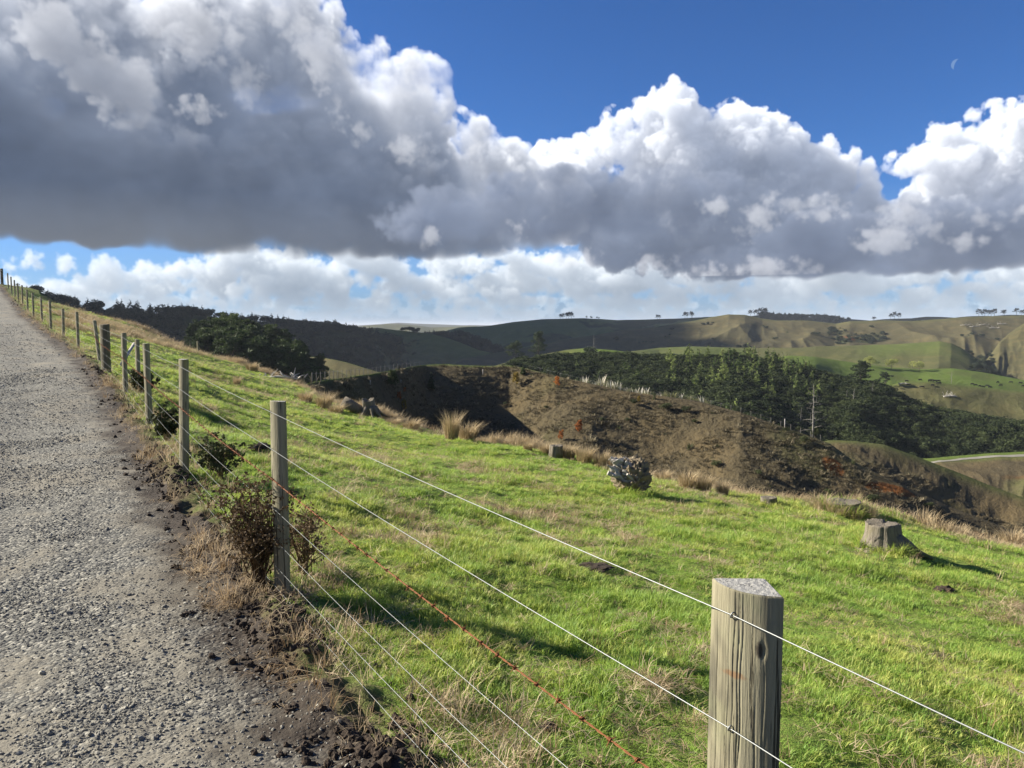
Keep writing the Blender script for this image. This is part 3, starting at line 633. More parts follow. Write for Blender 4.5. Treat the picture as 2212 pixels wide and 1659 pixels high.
M['rush'] = mat('rush_blade', m_rush, .3)
def m_stone(t):
    r_ = t.rnd(); c = t.ramp(r_, [(0, (.11, .108, .097)), (.45, (.20, .193, .164)), (.8, (.30, .285, .235)), (1, (.46, .44, .37))])
    return dict(color=t.mix(.4, c, t.mix(t.noise(60, 3, .6, t.pos()), (.155, .138, .10), (.30, .27, .20))), rough=.85, spec=.3)
M['stone'] = mat('road_stone', m_stone)
def m_soil(t):
    g = t.noise(60, 4, .7, t.pos()); return dict(color=t.mix(g, (.02, .014, .010), (.085, .062, .042)), rough=1., normal=t.bump(g, .8, .01))
M['soil'] = mat('dark_soil', m_soil)
def leaf(name, c0, c1, tr=.25, sc_=.6):
    def f(t):
        p = t.pos(); n = t.noise(sc_, 3, .6, p); r_ = t.rnd(); k = t.math('ADD', t.math('MULTIPLY', n, .45), t.math('MULTIPLY', r_, .55))
        return dict(color=t.mix(t.maprange(k, .25, .75), c0, c1), rough=.75, spec=.2)
    M[name] = mat(name, f, tr)
leaf('needles', (.030, .048, .016), (.070, .098, .030))
leaf('bush_leaf', (.022, .034, .013), (.062, .080, .028))
leaf('young_conifer', (.065, .10, .026), (.19, .235, .065))
leaf('pine_leaf', (.022, .036, .018), (.055, .075, .032))
leaf('far_leaf', (.020, .030, .018), (.042, .056, .028), 0)
leaf('orange_leaf', (.26, .085, .02), (.46, .18, .04), .3)
leaf('yellow_leaf', (.22, .16, .03), (.40, .30, .06), .3)
leaf('willow_leaf', (.22, .24, .06), (.34, .36, .11), .3)
leaf('gorse_leaf', (.045, .055, .022), (.11, .125, .05), .2, 8)
leaf('dead_leaf', (.10, .066, .034), (.28, .205, .115), .2, 20)
leaf('pampas_leaf', (.20, .20, .09), (.34, .33, .17), .3)
leaf('pampas_plume', (.60, .55, .44), (.75, .71, .60), .3)
leaf('scrub_leaf', (.04, .05, .018), (.10, .11, .04), .2)
M['bark'] = mat('bark', lambda t: dict(color=t.mix(t.noise(4, 4, .6, t.obj()), (.05, .04, .03), (.14, .12, .09)), rough=.95))
M['grey_bark'] = mat('grey_bark', lambda t: dict(color=t.mix(t.noise(2, 4, .6, t.obj()), (.10, .095, .08), (.25, .235, .20)), rough=.95))
M['cow'] = mat('black_hide', lambda t: dict(color=(.012, .010, .009), rough=.6))
M['track'] = mat('track_gravel', lambda t: dict(color=t.mix(t.noise(.5, 4, .6, t.pos()), (.16, .15, .12), (.26, .245, .20)), rough=.95))
M['shade_cloud'] = mat('cloud_white', lambda t: dict(color=(.85, .85, .87), rough=1., spec=0.), .5)
def m_dark(t):
    d = m_wood(t); d['color'] = t.mix(.6, d['color'], (.07, .062, .045)); return d
M['dark_wood'] = mat('dark_strainer_wood', m_dark)
near_terrain()
AZG, RG, ZG, WING, DIG = far_terrain()
def zfar(x, y):
    """height of the far terrain mesh at x, y"""
    x = np.asarray(x, float); y = np.asarray(y, float); a = np.arctan2(x, y); r = np.hypot(x, y)
    i = np.clip(np.searchsorted(RG, r)-1, 0, len(RG)-2); j = np.clip(np.searchsorted(AZG, a)-1, 0, len(AZG)-2)
    fi = np.clip((r-RG[i])/(RG[i+1]-RG[i]), 0, 1); fj = np.clip((a-AZG[j])/(AZG[j+1]-AZG[j]), 0, 1)
    return (ZG[i, j]*(1-fj)+ZG[i, j+1]*fj)*(1-fi)+(ZG[i+1, j]*(1-fj)+ZG[i+1, j+1]*fj)*fi
# ---------------------------------------------------------------- unseen clouds added outside the frame to shade the far hills
def cloud_caster(points, r, hgt, seed, label):
    """unseen clouds added towards the sun, laid out to shade the given ground points"""
    rng = np.random.default_rng(seed); V = []; Q = []; b = MB()
    for (x, y) in points:
        d = hgt/math.tan(R(SUN_EL)); c = np.array([x+sh[0]/math.cos(R(SUN_EL))*d, y+sh[1]/math.cos(R(SUN_EL))*d, hgt])
        u = np.linspace(0, 2*math.pi, 25)[:-1]; v = np.linspace(-1, 1, 11)
        U, W = np.meshgrid(u, v); rr = np.sqrt(np.maximum(1-W*W, .0004)); k = 1+.22*fbm(np.cos(U)*2+x*.01, np.sin(U)*2+W*1.3+y*.01, 1., 3, k=seed % 8)
        P = np.stack([rr*np.cos(U)*r*k, rr*np.sin(U)*r*k, W*r*.30*k], -1).reshape(-1, 3)+c
        i = np.arange(10)[:, None]*24; j = np.arange(24)[None]; j2 = (j+1) % 24
        b.add(P, np.stack([i+j, i+j2, i+24+j2, i+24+j], -1).reshape(-1, 4))
    o = obj('shade_cloud', b.mesh('shade_cloud', M['shade_cloud'])); tag(o, label, 'shade_cloud', kind='structure'); return o
def at_ridge(px, k):
    P = np.array([pt(*c)[:2] for c in RIDGES[k]['c']]); a, _ = px_azel(px, 700); a = R(a); aa = np.arctan2(P[:, 0], P[:, 1])
    r = np.interp(a, aa, np.hypot(P[:, 0], P[:, 1])); return r*math.sin(a), r*math.cos(a)
W_ = [at_ridge(x, 'westwood') for x in (-150, -60, 60, 170, 300, 420, 560, 700)]+[at_ridge(x, 'westmid') for x in (560, 640, 720, 800, 900, 1000)]+[(x*.8, y*.8) for x, y in [at_ridge(x, 'westmid') for x in (560, 660, 760, 860, 960)]]
cloud_caster(W_, 190, 1500, 3, 'added off-frame clouds that shade the left wooded ridges')
cloud_caster([at_ridge(x, 'farmid') for x in (900, 1000, 1100, 1200, 1300, 1400, 1500, 1600)]+[(x*.85, y*.85) for x, y in [at_ridge(x, 'farmid') for x in (960, 1080, 1200, 1330, 1450)]]+[at_ridge(x, 'hump') for x in (880, 960, 1040)], 260, 2000, 5, 'added off-frame clouds that shade the green skyline ridge and wooded hump')
cloud_caster([at_ridge(x, 'farpine') for x in (1600, 1700, 1800, 1900, 2000, 2100, 2250)], 230, 2200, 4, 'added off-frame clouds that shade the far pine ridge')
cloud_caster([at_ridge(x, 'range') for x in (1130, 1190, 1250, 1310, 1370)]+[(x*.88, y*.88) for x, y in [at_ridge(x, 'range') for x in (1250, 1320, 1400)]], 85, 1400, 2, 'added off-frame clouds that shade the left end of the olive range')
if 0: cloud_caster([at_ridge(x, 'bench') for x in (1420, 1490, 1560, 1630, 1700, 1770, 1840)], 62, 1000, 1, 'added off-frame clouds that shade the low bench under the range')
# ---------------------------------------------------------------- fence
def quarter_post(r, z0, z1, seed, nz=14, narc=14, hero=False):
    """quarter-round post, square corner at local origin, round face towards -x -y; local z 0 = post top"""
    rng = np.random.default_rng(seed); th = np.linspace(-math.pi/2, -math.pi, narc)
    prof = [(-.012*0, -.004), *[(r*math.cos(a), r*math.sin(a)) for a in th], (-.004, 0)]
    prof = np.array([(-.0, -.004)]+[(r*math.cos(a)*1., r*math.sin(a)) for a in th]+[(-.004, .0)])
    k = len(prof); cen = prof.mean(0); zs = np.linspace(z0, z1-.006, nz); rings = []
    wob = rng.standard_normal((2,))*.004
    for i, z in enumerate(zs):
        s = 1+.012*math.sin(z*5+seed)+(0 if hero else .01*rng.standard_normal()); P = (prof-cen)*s+cen+wob*(z1-z)
        P = P*(1+(.006*rng.standard_normal((k, 1)) if not hero else crack(P, z, r))); rings.append(np.column_stack([P, np.full(k, z)]))
    tilt = rng.uniform(-.06, .06, 2)*(.2 if hero else 1)
    for ins, dz in ((0, -.003), (.004, 0.)):
        P = cen+(prof-cen)*(1-ins/r*1.6); rings.append(np.column_stack([P, z1+dz+(P-cen)@tilt]))
    V = np.vstack(rings); n = len(rings); i = np.arange(n-1)[:, None]*k; j = np.arange(k)[None]; j2 = (j+1) % k
    Q = np.stack([i+j, i+k+j, i+k+j2, i+j2], -1).reshape(-1, 4)
    V = np.vstack([V, [*cen, z1]]); c = n*k; e = (n-1)*k; jj = np.arange(k)
    T = np.stack([e+jj, np.full(k, c), e+(jj+1) % k], -1)
    return V, Q, T
_cr = np.random.default_rng(4); CRK = [(_cr.uniform(-3.1, -1.55), _cr.uniform(-.9, 0), _cr.uniform(.12, .5), _cr.uniform(.006, .026), _cr.uniform(.007, .013), _cr.uniform(-.12, .12)) for _ in range(22)]
def crack(P, z, r):
    a = np.arctan2(P[:, 1], P[:, 0]); a = np.where(a > .5, a-6.2832, a); d = np.zeros(len(P))
    for c, z0, L_, dp, w, sl in CRK:
        e = max(0., 1-((z-z0)/L_)**2); u = (a-c-sl*(z-z0)-.012*math.sin(z*31+c*9))/w; d = np.maximum(d, dp*e*np.exp(-u*u))
    g = .0010*np.sin(a*61+3*math.sin(z*4.1))*math.sin(z*9)+.0009*np.sin(a*97+2*math.sin(z*6.3+1))*math.sin(z*7+a.mean())+.003*np.sin(a*9)*math.sin(z*1.7)
    kn = .05*np.exp(-((a+1.90)/.055)**2-((z+.118)/.016)**2)-.03*np.exp(-((a+1.90)/.13)**2-((z+.118)/.04)**2)
    return (g-d*1.3-kn)[:, None]
WD = np.array([-.78, -.626])
fence = empty('wire_fence', (posts[1][0], posts[1][1], posts[1][2]), 'long roadside fence of weathered wooden posts and seven wires', 'fence')
FO = Vector(fence.location)
PR = [.105, .118, .100, .098, .098, .098, .215, .10, .095, .10, .10, .095, .10, .10, .10, .10, .095, .10, .10, .22]
HW = [1.135, .91, .725, .55, .36, .20, .07]
WZ1 = [-.615, -.865, -1.089, -1.263, -1.426, -1.540, -1.666]
wire_pts = [[] for _ in range(7)]
for i, (x, y, zb, zt) in enumerate(posts):
    r = PR[i]; hero = i == 1
    B = np.array([x, y]) if i != 1 else np.array([.563, 1.671])
    if i > 1: B = B+np.array([r*.5, r*.5])
    V, Q, T = quarter_post(r, zb-.15-zt, 0., 40+i, nz=150 if hero else 14, narc=150 if hero else 12, hero=hero)
    rot = 0. if hero else (random.Random(i).uniform(-.25, .25))
    c, s = math.cos(rot), math.sin(rot); V[:, :2] = V[:, :2]@np.array([[c, s], [-s, c]])
    if i in (3, 7, 9): V[:, 0] += (V[:, 2])*(.03 if i != 7 else -.09)
    m = mesh_np('fence_post', V, [Q, T], M['hero_wood' if hero else 'dark_wood' if i in (6, 19) else 'wood'], smooth=False)
    me = m
    for p_ in me.polygons: p_.use_smooth = abs(p_.normal.z) < .5
    nm = 'strainer_post' if i in (6, 19) else 'fence_post'
    o = obj(nm, me, fence, (B[0]-FO.x, B[1]-FO.y, zt-FO.z))
    if hero: o['label'] = 'thick near post with a flat cut top and a rusty stain'
    if i == 6: o['label'] = 'thick dark strainer post with a brace'
    for w in range(7):
        z = WZ1[w] if i == 1 else zb+(zt-zb)*HW[w]/1.2
        rr = r+.004; lx = 0
        if i in (3, 7, 9): lx = (z-zt)*(.03 if i != 7 else -.09)
        P = np.array([B[0]+lx+WD[0]*rr, B[1]+WD[1]*rr, z]); wire_pts[w].append(P)
        if 1 <= i <= 5 and not (i == 1 and w > 2):
            a = np.linspace(-.4, math.pi+.4, 12); d = np.array([TD[0], TD[1], 0.]); d = np.array([.0, 0, 1.])
            nrm = np.array([WD[0], WD[1], 0.]); tng = np.array([-WD[1], WD[0], 0.])
            S_ = [P+(d*math.cos(q)*.0062+tng*.0025*math.cos(q))+nrm*(math.sin(q)*.0042-.0008) for q in a]
            S_ = [S_[0]-nrm*.012]+S_+[S_[-1]-nrm*.012]
            v_, q_, t_ = tube(np.array(S_)-np.array([B[0], B[1], zt]), .0016, 7)
            obj('staple', mesh_np('staple', v_, [q_, t_], M['rust' if w == 2 and i > 1 else 'wire']), o)
for w in range(7):
    P = np.array(wire_pts[w]); L = []
    for a in range(len(P)-1):
        n = 8 if a < 8 else 4
        for k in range(n):
            f = k/n; q = P[a]*(1-f)+P[a+1]*f; q[2] -= .010*4*f*(1-f)*(1+w*.2); L.append(q)
    L.append(P[-1]); L = np.array(L)-np.array(FO)
    if w == 2:
        # two strand twisted rusty barbed wire
        b = MB(); seg = np.linalg.norm(np.diff(L, axis=0), axis=1); S = np.concatenate([[0], np.cumsum(seg)])
        near_end = 30.
        ss = np.arange(0, near_end, .014); C3 = np.stack([np.interp(ss, S, L[:, j]) for j in range(3)], 1)
        T = np.gradient(C3, axis=0); T /= np.linalg.norm(T, axis=1)[:, None]; A = np.cross(T, [0, 0, 1.]); A /= np.linalg.norm(A, axis=1)[:, None]; Bn = np.cross(A, T)
        for ph in (0, math.pi):
            an = ss*2*math.pi/.075+ph; H = C3+.0019*(np.cos(an)[:, None]*A+np.sin(an)[:, None]*Bn); b.add(*tube(H, .0016, 5))
        rg = np.random.default_rng(9)
        for s0 in np.arange(.03, near_end, .115):
            s0 += rg.normal()*.006; c = np.array([np.interp(s0, S, L[:, j]) for j in range(3)]); i0 = min(len(ss)-1, int(s0/.014)); t0, a0, b0 = T[i0], A[i0], Bn[i0]
            an = np.linspace(0, 5*math.pi, 26)+rg.uniform(0, 6); H = c+.0052*(np.cos(an)[:, None]*a0+np.sin(an)[:, None]*b0)+t0*np.linspace(-.005, .005, 26)[:, None]
            b.add(*tube(H, .0017, 5))
            for _ in range(4):
                dr = rg.standard_normal(3); dr -= t0*dr.dot(t0)*.7; dr /= np.linalg.norm(dr); b.add(*tube(np.array([c, c+dr*.011, c+dr*.021]), [.0018, .0015, .0005], 4))
        far = [L[0]*0+C3[-1]]+[q for q, s_ in zip(L, S) if s_ > near_end]; b.add(*tube(np.array(far), .002, 4))
        o = obj('barbed_wire', b.mesh('barbed_wire', M['rust']), fence); o['label'] = 'rusty twisted barbed wire'
    else:
        v_, q_, t_ = tube(L, .0014 if w < 2 else .0011, 8); obj('wire', mesh_np('wire', v_, [q_, t_], M['wire']), fence)
# brace behind the strainer and the spare post in the paddock
a = pt(231, 770, 18.4)-np.array(FO); bq = pt(288, 743, 17.2)-np.array(FO)
v_, q_, t_ = tube(np.array([pt(262, 787, 17.6), pt(290, 742, 18.6)])-np.array(FO), .035, 8); obj('brace', mesh_np('brace', v_, [q_, t_], M['bleached']), fence)
def lone_post(x, y0, y1, d, r, label, name='wooden_post', sink=.3):
    p = pt(x, y1, d); q = pt(x, y0, d); V, Q, T = quarter_post(r, -sink, q[2]-p[2], int(x), nz=8, narc=8)
    me = mesh_np(name, V, [Q, T], M['wood'], False); return tag(obj(name, me, None, p), label, 'post')
lone_post(304, 733, 800, 15.6, .09, 'plain wooden post set back behind the roadside fence beside the thick strainer')
lone_post(430, 737, 768, 50, .12, 'dark old post standing on the far brow of the paddock below the green hump')
# ---------------------------------------------------------------- scattering helper (one object per kind of stuff)
def scatter(name, pts, rot, scl, var, sources, label, kind='stuff'):
    n = len(pts); me = bpy.data.meshes.new(name); me.vertices.add(n); me.vertices.foreach_set('co', np.ascontiguousarray(pts, np.float32).ravel())
    a = me.attributes.new('rot', 'FLOAT_VECTOR', 'POINT'); a.data.foreach_set('vector', np.ascontiguousarray(rot, np.float32).ravel())
    s3 = np.asarray(scl, np.float32); s3 = np.repeat(s3[:, None], 3, 1) if s3.ndim == 1 else s3
    a = me.attributes.new('scl', 'FLOAT_VECTOR', 'POINT'); a.data.foreach_set('vector', np.ascontiguousarray(s3).ravel())
    a = me.attributes.new('vi', 'INT', 'POINT'); a.data.foreach_set('value', np.ascontiguousarray(var, np.int32))
    col = bpy.data.collections.new(name+'_source')
    for i, s in enumerate(sources):
        o = bpy.data.objects.new(name+'_source', s); col.objects.link(o)
    g = bpy.data.node_groups.new(name, 'GeometryNodeTree')
    g.interface.new_socket('Geometry', in_out='INPUT', socket_type='NodeSocketGeometry'); g.interface.new_socket('Geometry', in_out='OUTPUT', socket_type='NodeSocketGeometry')
    N = g.nodes.new; L = g.links.new
    gi, go = N('NodeGroupInput'), N('NodeGroupOutput'); ip = N('GeometryNodeInstanceOnPoints'); ci = N('GeometryNodeCollectionInfo')
    ci.inputs[0].default_value = col; ci.inputs[1].default_value = True; ci.inputs[2].default_value = True
    def na(nm, ty):
        q = N('GeometryNodeInputNamedAttribute'); q.data_type = ty; q.inputs[0].default_value = nm; return q.outputs[0]
    e2r = N('FunctionNodeEulerToRotation'); L(na('rot', 'FLOAT_VECTOR'), e2r.inputs[0])
    L(gi.outputs[0], ip.inputs['Points']); L(ci.outputs[0], ip.inputs['Instance']); ip.inputs['Pick Instance'].default_value = True
    L(na('vi', 'INT'), ip.inputs['Instance Index']); L(e2r.outputs[0], ip.inputs['Rotation']); L(na('scl', 'FLOAT_VECTOR'), ip.inputs['Scale'])
    L(ip.outputs[0], go.inputs[0])
    o = obj(name, me); md = o.modifiers.new('scatter', 'NODES'); md.node_group = g
    return tag(o, label, kind=kind)
def blades(n, h, w, spread, lean, seed, m, curl=.5, hvar=.4, name='tuft', flat=False):
    rng = np.random.default_rng(seed); V = []; Q = []; T = []
    for i in range(n):
        a = rng.uniform(0, 6.283); rr = spread*math.sqrt(rng.random()); b = np.array([rr*math.cos(a), rr*math.sin(a), 0 if not flat else rng.uniform(0, .02)])
        d = a+rng.normal()*.9; hh = h*rng.uniform(1-hvar, 1+hvar); ln = lean*rng.uniform(.3, 1.3); D = np.array([math.cos(d), math.sin(d), 0])
        s = np.array([-D[1], D[0], 0])*w*.5; f = rng.uniform(-.6, .6); s = s*math.cos(f)+D*w*.5*math.sin(f)
        p1 = b+D*ln*hh*.35+np.array([0, 0, hh*.55]); p2 = b+D*ln*hh*(.9+curl*.3)+np.array([0, 0, hh*(.95-curl*ln*.35)])
        if flat: p1 = b+D*hh*.5+np.array([0, 0, .018*rng.random()+.01]); p2 = b+D*hh+rng.normal(size=3)*hh*.12; p2[2] = rng.uniform(0, .03)
        k = len(V); V += [b-s, b+s, p1-s*.8, p1+s*.8, p2]; Q.append([k, k+1, k+3, k+2]); T.append([k+2, k+3, k+4])
    return mesh_np(name, np.array(V), [np.array(Q), np.array(T)], m, True)
def wedge(n_of_r, seed, amin=-41, amax=40, rmax=75, qmin=-.05, qmax=1e9):
    """random ground points inside the view, density (per m2) given per distance band"""
    rng = np.random.default_rng(seed); out = []
    for r0, r1, dens in n_of_r:
        A = R(amax-amin)/2*(r1*r1-r0*r0); n = int(A*dens); r = np.sqrt(rng.uniform(r0*r0, r1*r1, n)); a = R(amin)+rng.random(n)*R(amax-amin)
        out.append(np.stack([r*np.sin(a), r*np.cos(a)], 1))
    P = np.concatenate(out); q, t = qoff(P[:, 0], P[:, 1]); k = (q > qmin) & (q < qmax); P = P[k]; q = q[k]
    ov = np.hypot(P[:, 0], P[:, 1])-brow(P[:, 0], P[:, 1]); return P, q, ov, rng
def grass():
    P, q, ov, rng = wedge([(.9, 4, 1500), (4, 8, 1150), (8, 14, 560), (14, 22, 240), (22, 34, 100), (34, 64, 34)], 1, amax=48)
    r = np.hypot(P[:, 0], P[:, 1]); x, y = P.T
    patch = fbm(x, y, 1.1, 4, k=2); fine = fbm(x, y, .32, 3, k=5); big = fbm(x, y, 4.5, 3, k=1)
    keep = (rng.random(len(r)) < np.clip(.86+.5*fine+.35*patch, .12, 1)) & (rng.random(len(r)) < np.clip((q+.06)/.2, 0.0, 1)) & (rng.random(len(r)) < np.clip(1-(ov+1.2)/2.2, .02, 1))
    hump = (r > 40) & (fbm(x, y, 5, 3, k=3) > .1); keep &= ~hump | (rng.random(len(r)) < .35)
    x, y, r, patch, fine, ov, q, big = [k[keep] for k in (x, y, r, patch, fine, ov, q, big)]
    z = hnear(x, y)-.004; n = len(x)
    s = np.interp(r, [1, 6, 14, 30, 60], [.62, .70, 1.0, 1.4, 2.2])*rng.uniform(.6, 1.3, n)
    hz = s*np.clip(.82+.55*patch+.45*fine, .35, 1.7)*np.interp(r, [10, 30, 60], [1, .75, .5])
    rot = np.stack([rng.normal(0, .12, n), rng.normal(0, .12, n), rng.uniform(0, 6.283, n)], 1)
    src = [blades(17, .060, .0046, .05, .75, 300+i, M['grass'], hvar=.5, name='grass_tuft') for i in range(7)]
    scatter('grass', np.stack([x, y, z], 1), rot, np.stack([s, s, hz], 1), rng.integers(0, 7, n), src, 'short bright green pasture grass covering the paddock')
    # straw and dead thatch among the grass and thick along the fence line
    P, q, ov, rng = wedge([(.9, 5, 260), (5, 10, 170), (10, 20, 75), (20, 34, 30), (34, 64, 16)], 2, qmin=-.42)
    x, y = P.T; r = np.hypot(x, y); pn = fbm(x, y, .8, 4, k=6)+.5*fbm(x, y, 3.5, 2, k=3)
    pr = np.clip((pn-.20)*2.0, .08, .95)+np.exp(-((q-.15)/.3)**2)*.9*np.clip(.45+pn, .12, 1.2)+.7*np.clip((ov+2.2)/2, 0, 1)
    keep = (rng.random(len(x)) < pr) & (ov < 3); x, y, r, q, ov = [k[keep] for k in (x, y, r, q, ov)]; n = len(x); z = hnear(x, y)
    vg = (np.abs(q-.1) < .45) | (ov > -1.2); s = np.interp(r, [1, 10, 30, 60], [.8, 1., 1.6, 2.2])*rng.uniform(.6, 1.3, n)
    upv = (rng.random(n) < np.where(vg, .5, .12)).astype(int)
    rot = np.stack([rng.normal(0, .15, n), rng.normal(0, .15, n), rng.uniform(0, 6.283, n)], 1)
    src = [blades(16, .11, .0034, .06, 1., 340+i, M['straw'], hvar=.5, name='straw', flat=True) for i in range(4)]+[blades(14, .13, .0036, .05, .9, 350+i, M['straw'], hvar=.5, name='straw_up') for i in range(4)]
    scatter('dry_grass', np.stack([x, y, z+.012], 1), rot, s, rng.integers(0, 4, n)+4*upv, src, 'dead straw-coloured grass tangled along the fence line and in patches')
def rock_mesh(seed, m, name='stone', flat=.6, n=1):
    rng = np.random.default_rng(seed); import bmesh
    bm = bmesh.new(); bmesh.ops.create_icosphere(bm, subdivisions=n, radius=1.)
    for v in bm.verts:
        k = 1+rng.normal()*.17; v.co = Vector((v.co.x*k*rng.uniform(.9, 1.1), v.co.y*k*.8, v.co.z*k*flat))
    me = bpy.data.meshes.new(name); bm.to_mesh(me); bm.free(); me.materials.append(m); return me
def gravel():
    P, q, ov, rng = wedge([(1.2, 4, 6000), (4, 7, 4200), (7, 12, 1900), (12, 22, 520), (22, 40, 90)], 5, amin=-41, amax=5, qmin=-8, qmax=-.22)
    x, y = P.T; r = np.hypot(x, y); pn = fbm(x, y, .9, 4, k=1)
    pr = np.clip(.75+.9*pn, .12, 1)*np.clip((-q-.25)/1.0, .22, 1)*(1-.6*np.exp(-((q+3.1)/.35)**2))
    keep = rng.random(len(x)) < pr; x, y, r = x[keep], y[keep], r[keep]; n = len(x)
    s = np.exp(rng.normal(math.log(.0050), .42, n)); s = np.clip(s, .003, .018)*np.interp(r, [3, 12, 30], [1, 1.5, 2.4])
    rot = np.stack([rng.normal(0, .35, n), rng.normal(0, .35, n), rng.uniform(0, 6.283, n)], 1)
    scatter('gravel', np.stack([x, y, hnear(x, y)+s*.15], 1), rot, s, rng.integers(0, 6, n), [rock_mesh(600+i, M['stone']) for i in range(6)], 'loose grey crushed stones lying all over the road')
    P, q, ov, rng = wedge([(1.5, 5, 1500), (5, 10, 700), (10, 25, 160), (25, 60, 16)], 6, amin=-41, amax=20, qmin=-.75, qmax=.22)
    x, y = P.T; keep = rng.random(len(x)) < np.exp(-((q[:]+.12)/.26)**2)*np.clip(.5+fbm(x, y, .7, 3, k=2)*1.1, .04, 1); x, y = x[keep], y[keep]; n = len(x); r = np.hypot(x, y)
    s = np.clip(np.exp(rng.normal(math.log(.010), .6, n)), .004, .024)*np.interp(r, [5, 30], [1, 2])
    rot = rng.uniform(0, 6.28, (n, 3)); scatter('soil', np.stack([x, y, hnear(x, y)+s*.2], 1), rot, s, rng.integers(0, 4, n), [rock_mesh(640+i, M['soil'], 'clod', .8, 2) for i in range(4)], 'dark crumbled soil clods along the road edge')
grass(); gravel()
# ---------------------------------------------------------------- plants
def leafquads(centers, n_tot, size, seed, flatten=1., shell=.55, asp=1.6, up=0.):
    """leaf-sized faces spread through balls (x,y,z,r)"""
    rng = np.random.default_rng(seed); c = np.asarray(centers, float); w = c[:, 3]**2; w /= w.sum()
    k = rng.choice(len(c), n_tot, p=w); d = rng.standard_normal((n_tot, 3)); d /= np.linalg.norm(d, axis=1)[:, None]
    r = c[k, 3]*(shell+(1-shell)*rng.random(n_tot)**.6)*rng.uniform(.8, 1.12, n_tot); P = c[k, :3]+d*r[:, None]*np.array([1, 1, flatten])
    a = rng.standard_normal((n_tot, 3)); a = a*.8+d*.2; a[:, 2] += up; a /= np.linalg.norm(a, axis=1)[:, None]
    b = np.cross(a, rng.standard_normal((n_tot, 3))); b /= np.linalg.norm(b, axis=1)[:, None]
    s = size*rng.uniform(.6, 1.35, n_tot)[:, None]; a = a*s*asp; b = b*s
    V = np.stack([P-a, P+b*.7, P+a, P-b*.7], 1).reshape(-1, 3); Q = np.arange(n_tot*4).reshape(-1, 4); return V, Q
def limbs(b, rng, h, r0, n, z0, z1, ln, rise, sides=5, wig=.06):
    ends = []
    for i in range(n):
        f = (i+.5)/n; z = h*(z0+(z1-z0)*f); a = i*2.4+rng.uniform(-.5, .5); l = ln(f)*rng.uniform(.75, 1.2); d = np.array([math.cos(a), math.sin(a), rise(f)])
        P = np.array([[0, 0, z]+d*l*t+np.array([0, 0, wig*l*math.sin(t*3)]) for t in (0, .33, .66, 1.)]); b.add(*tube(P, np.array([1, .75, .45, .12])*r0*(1-.6*f), sides)); ends.append(P)
    return ends
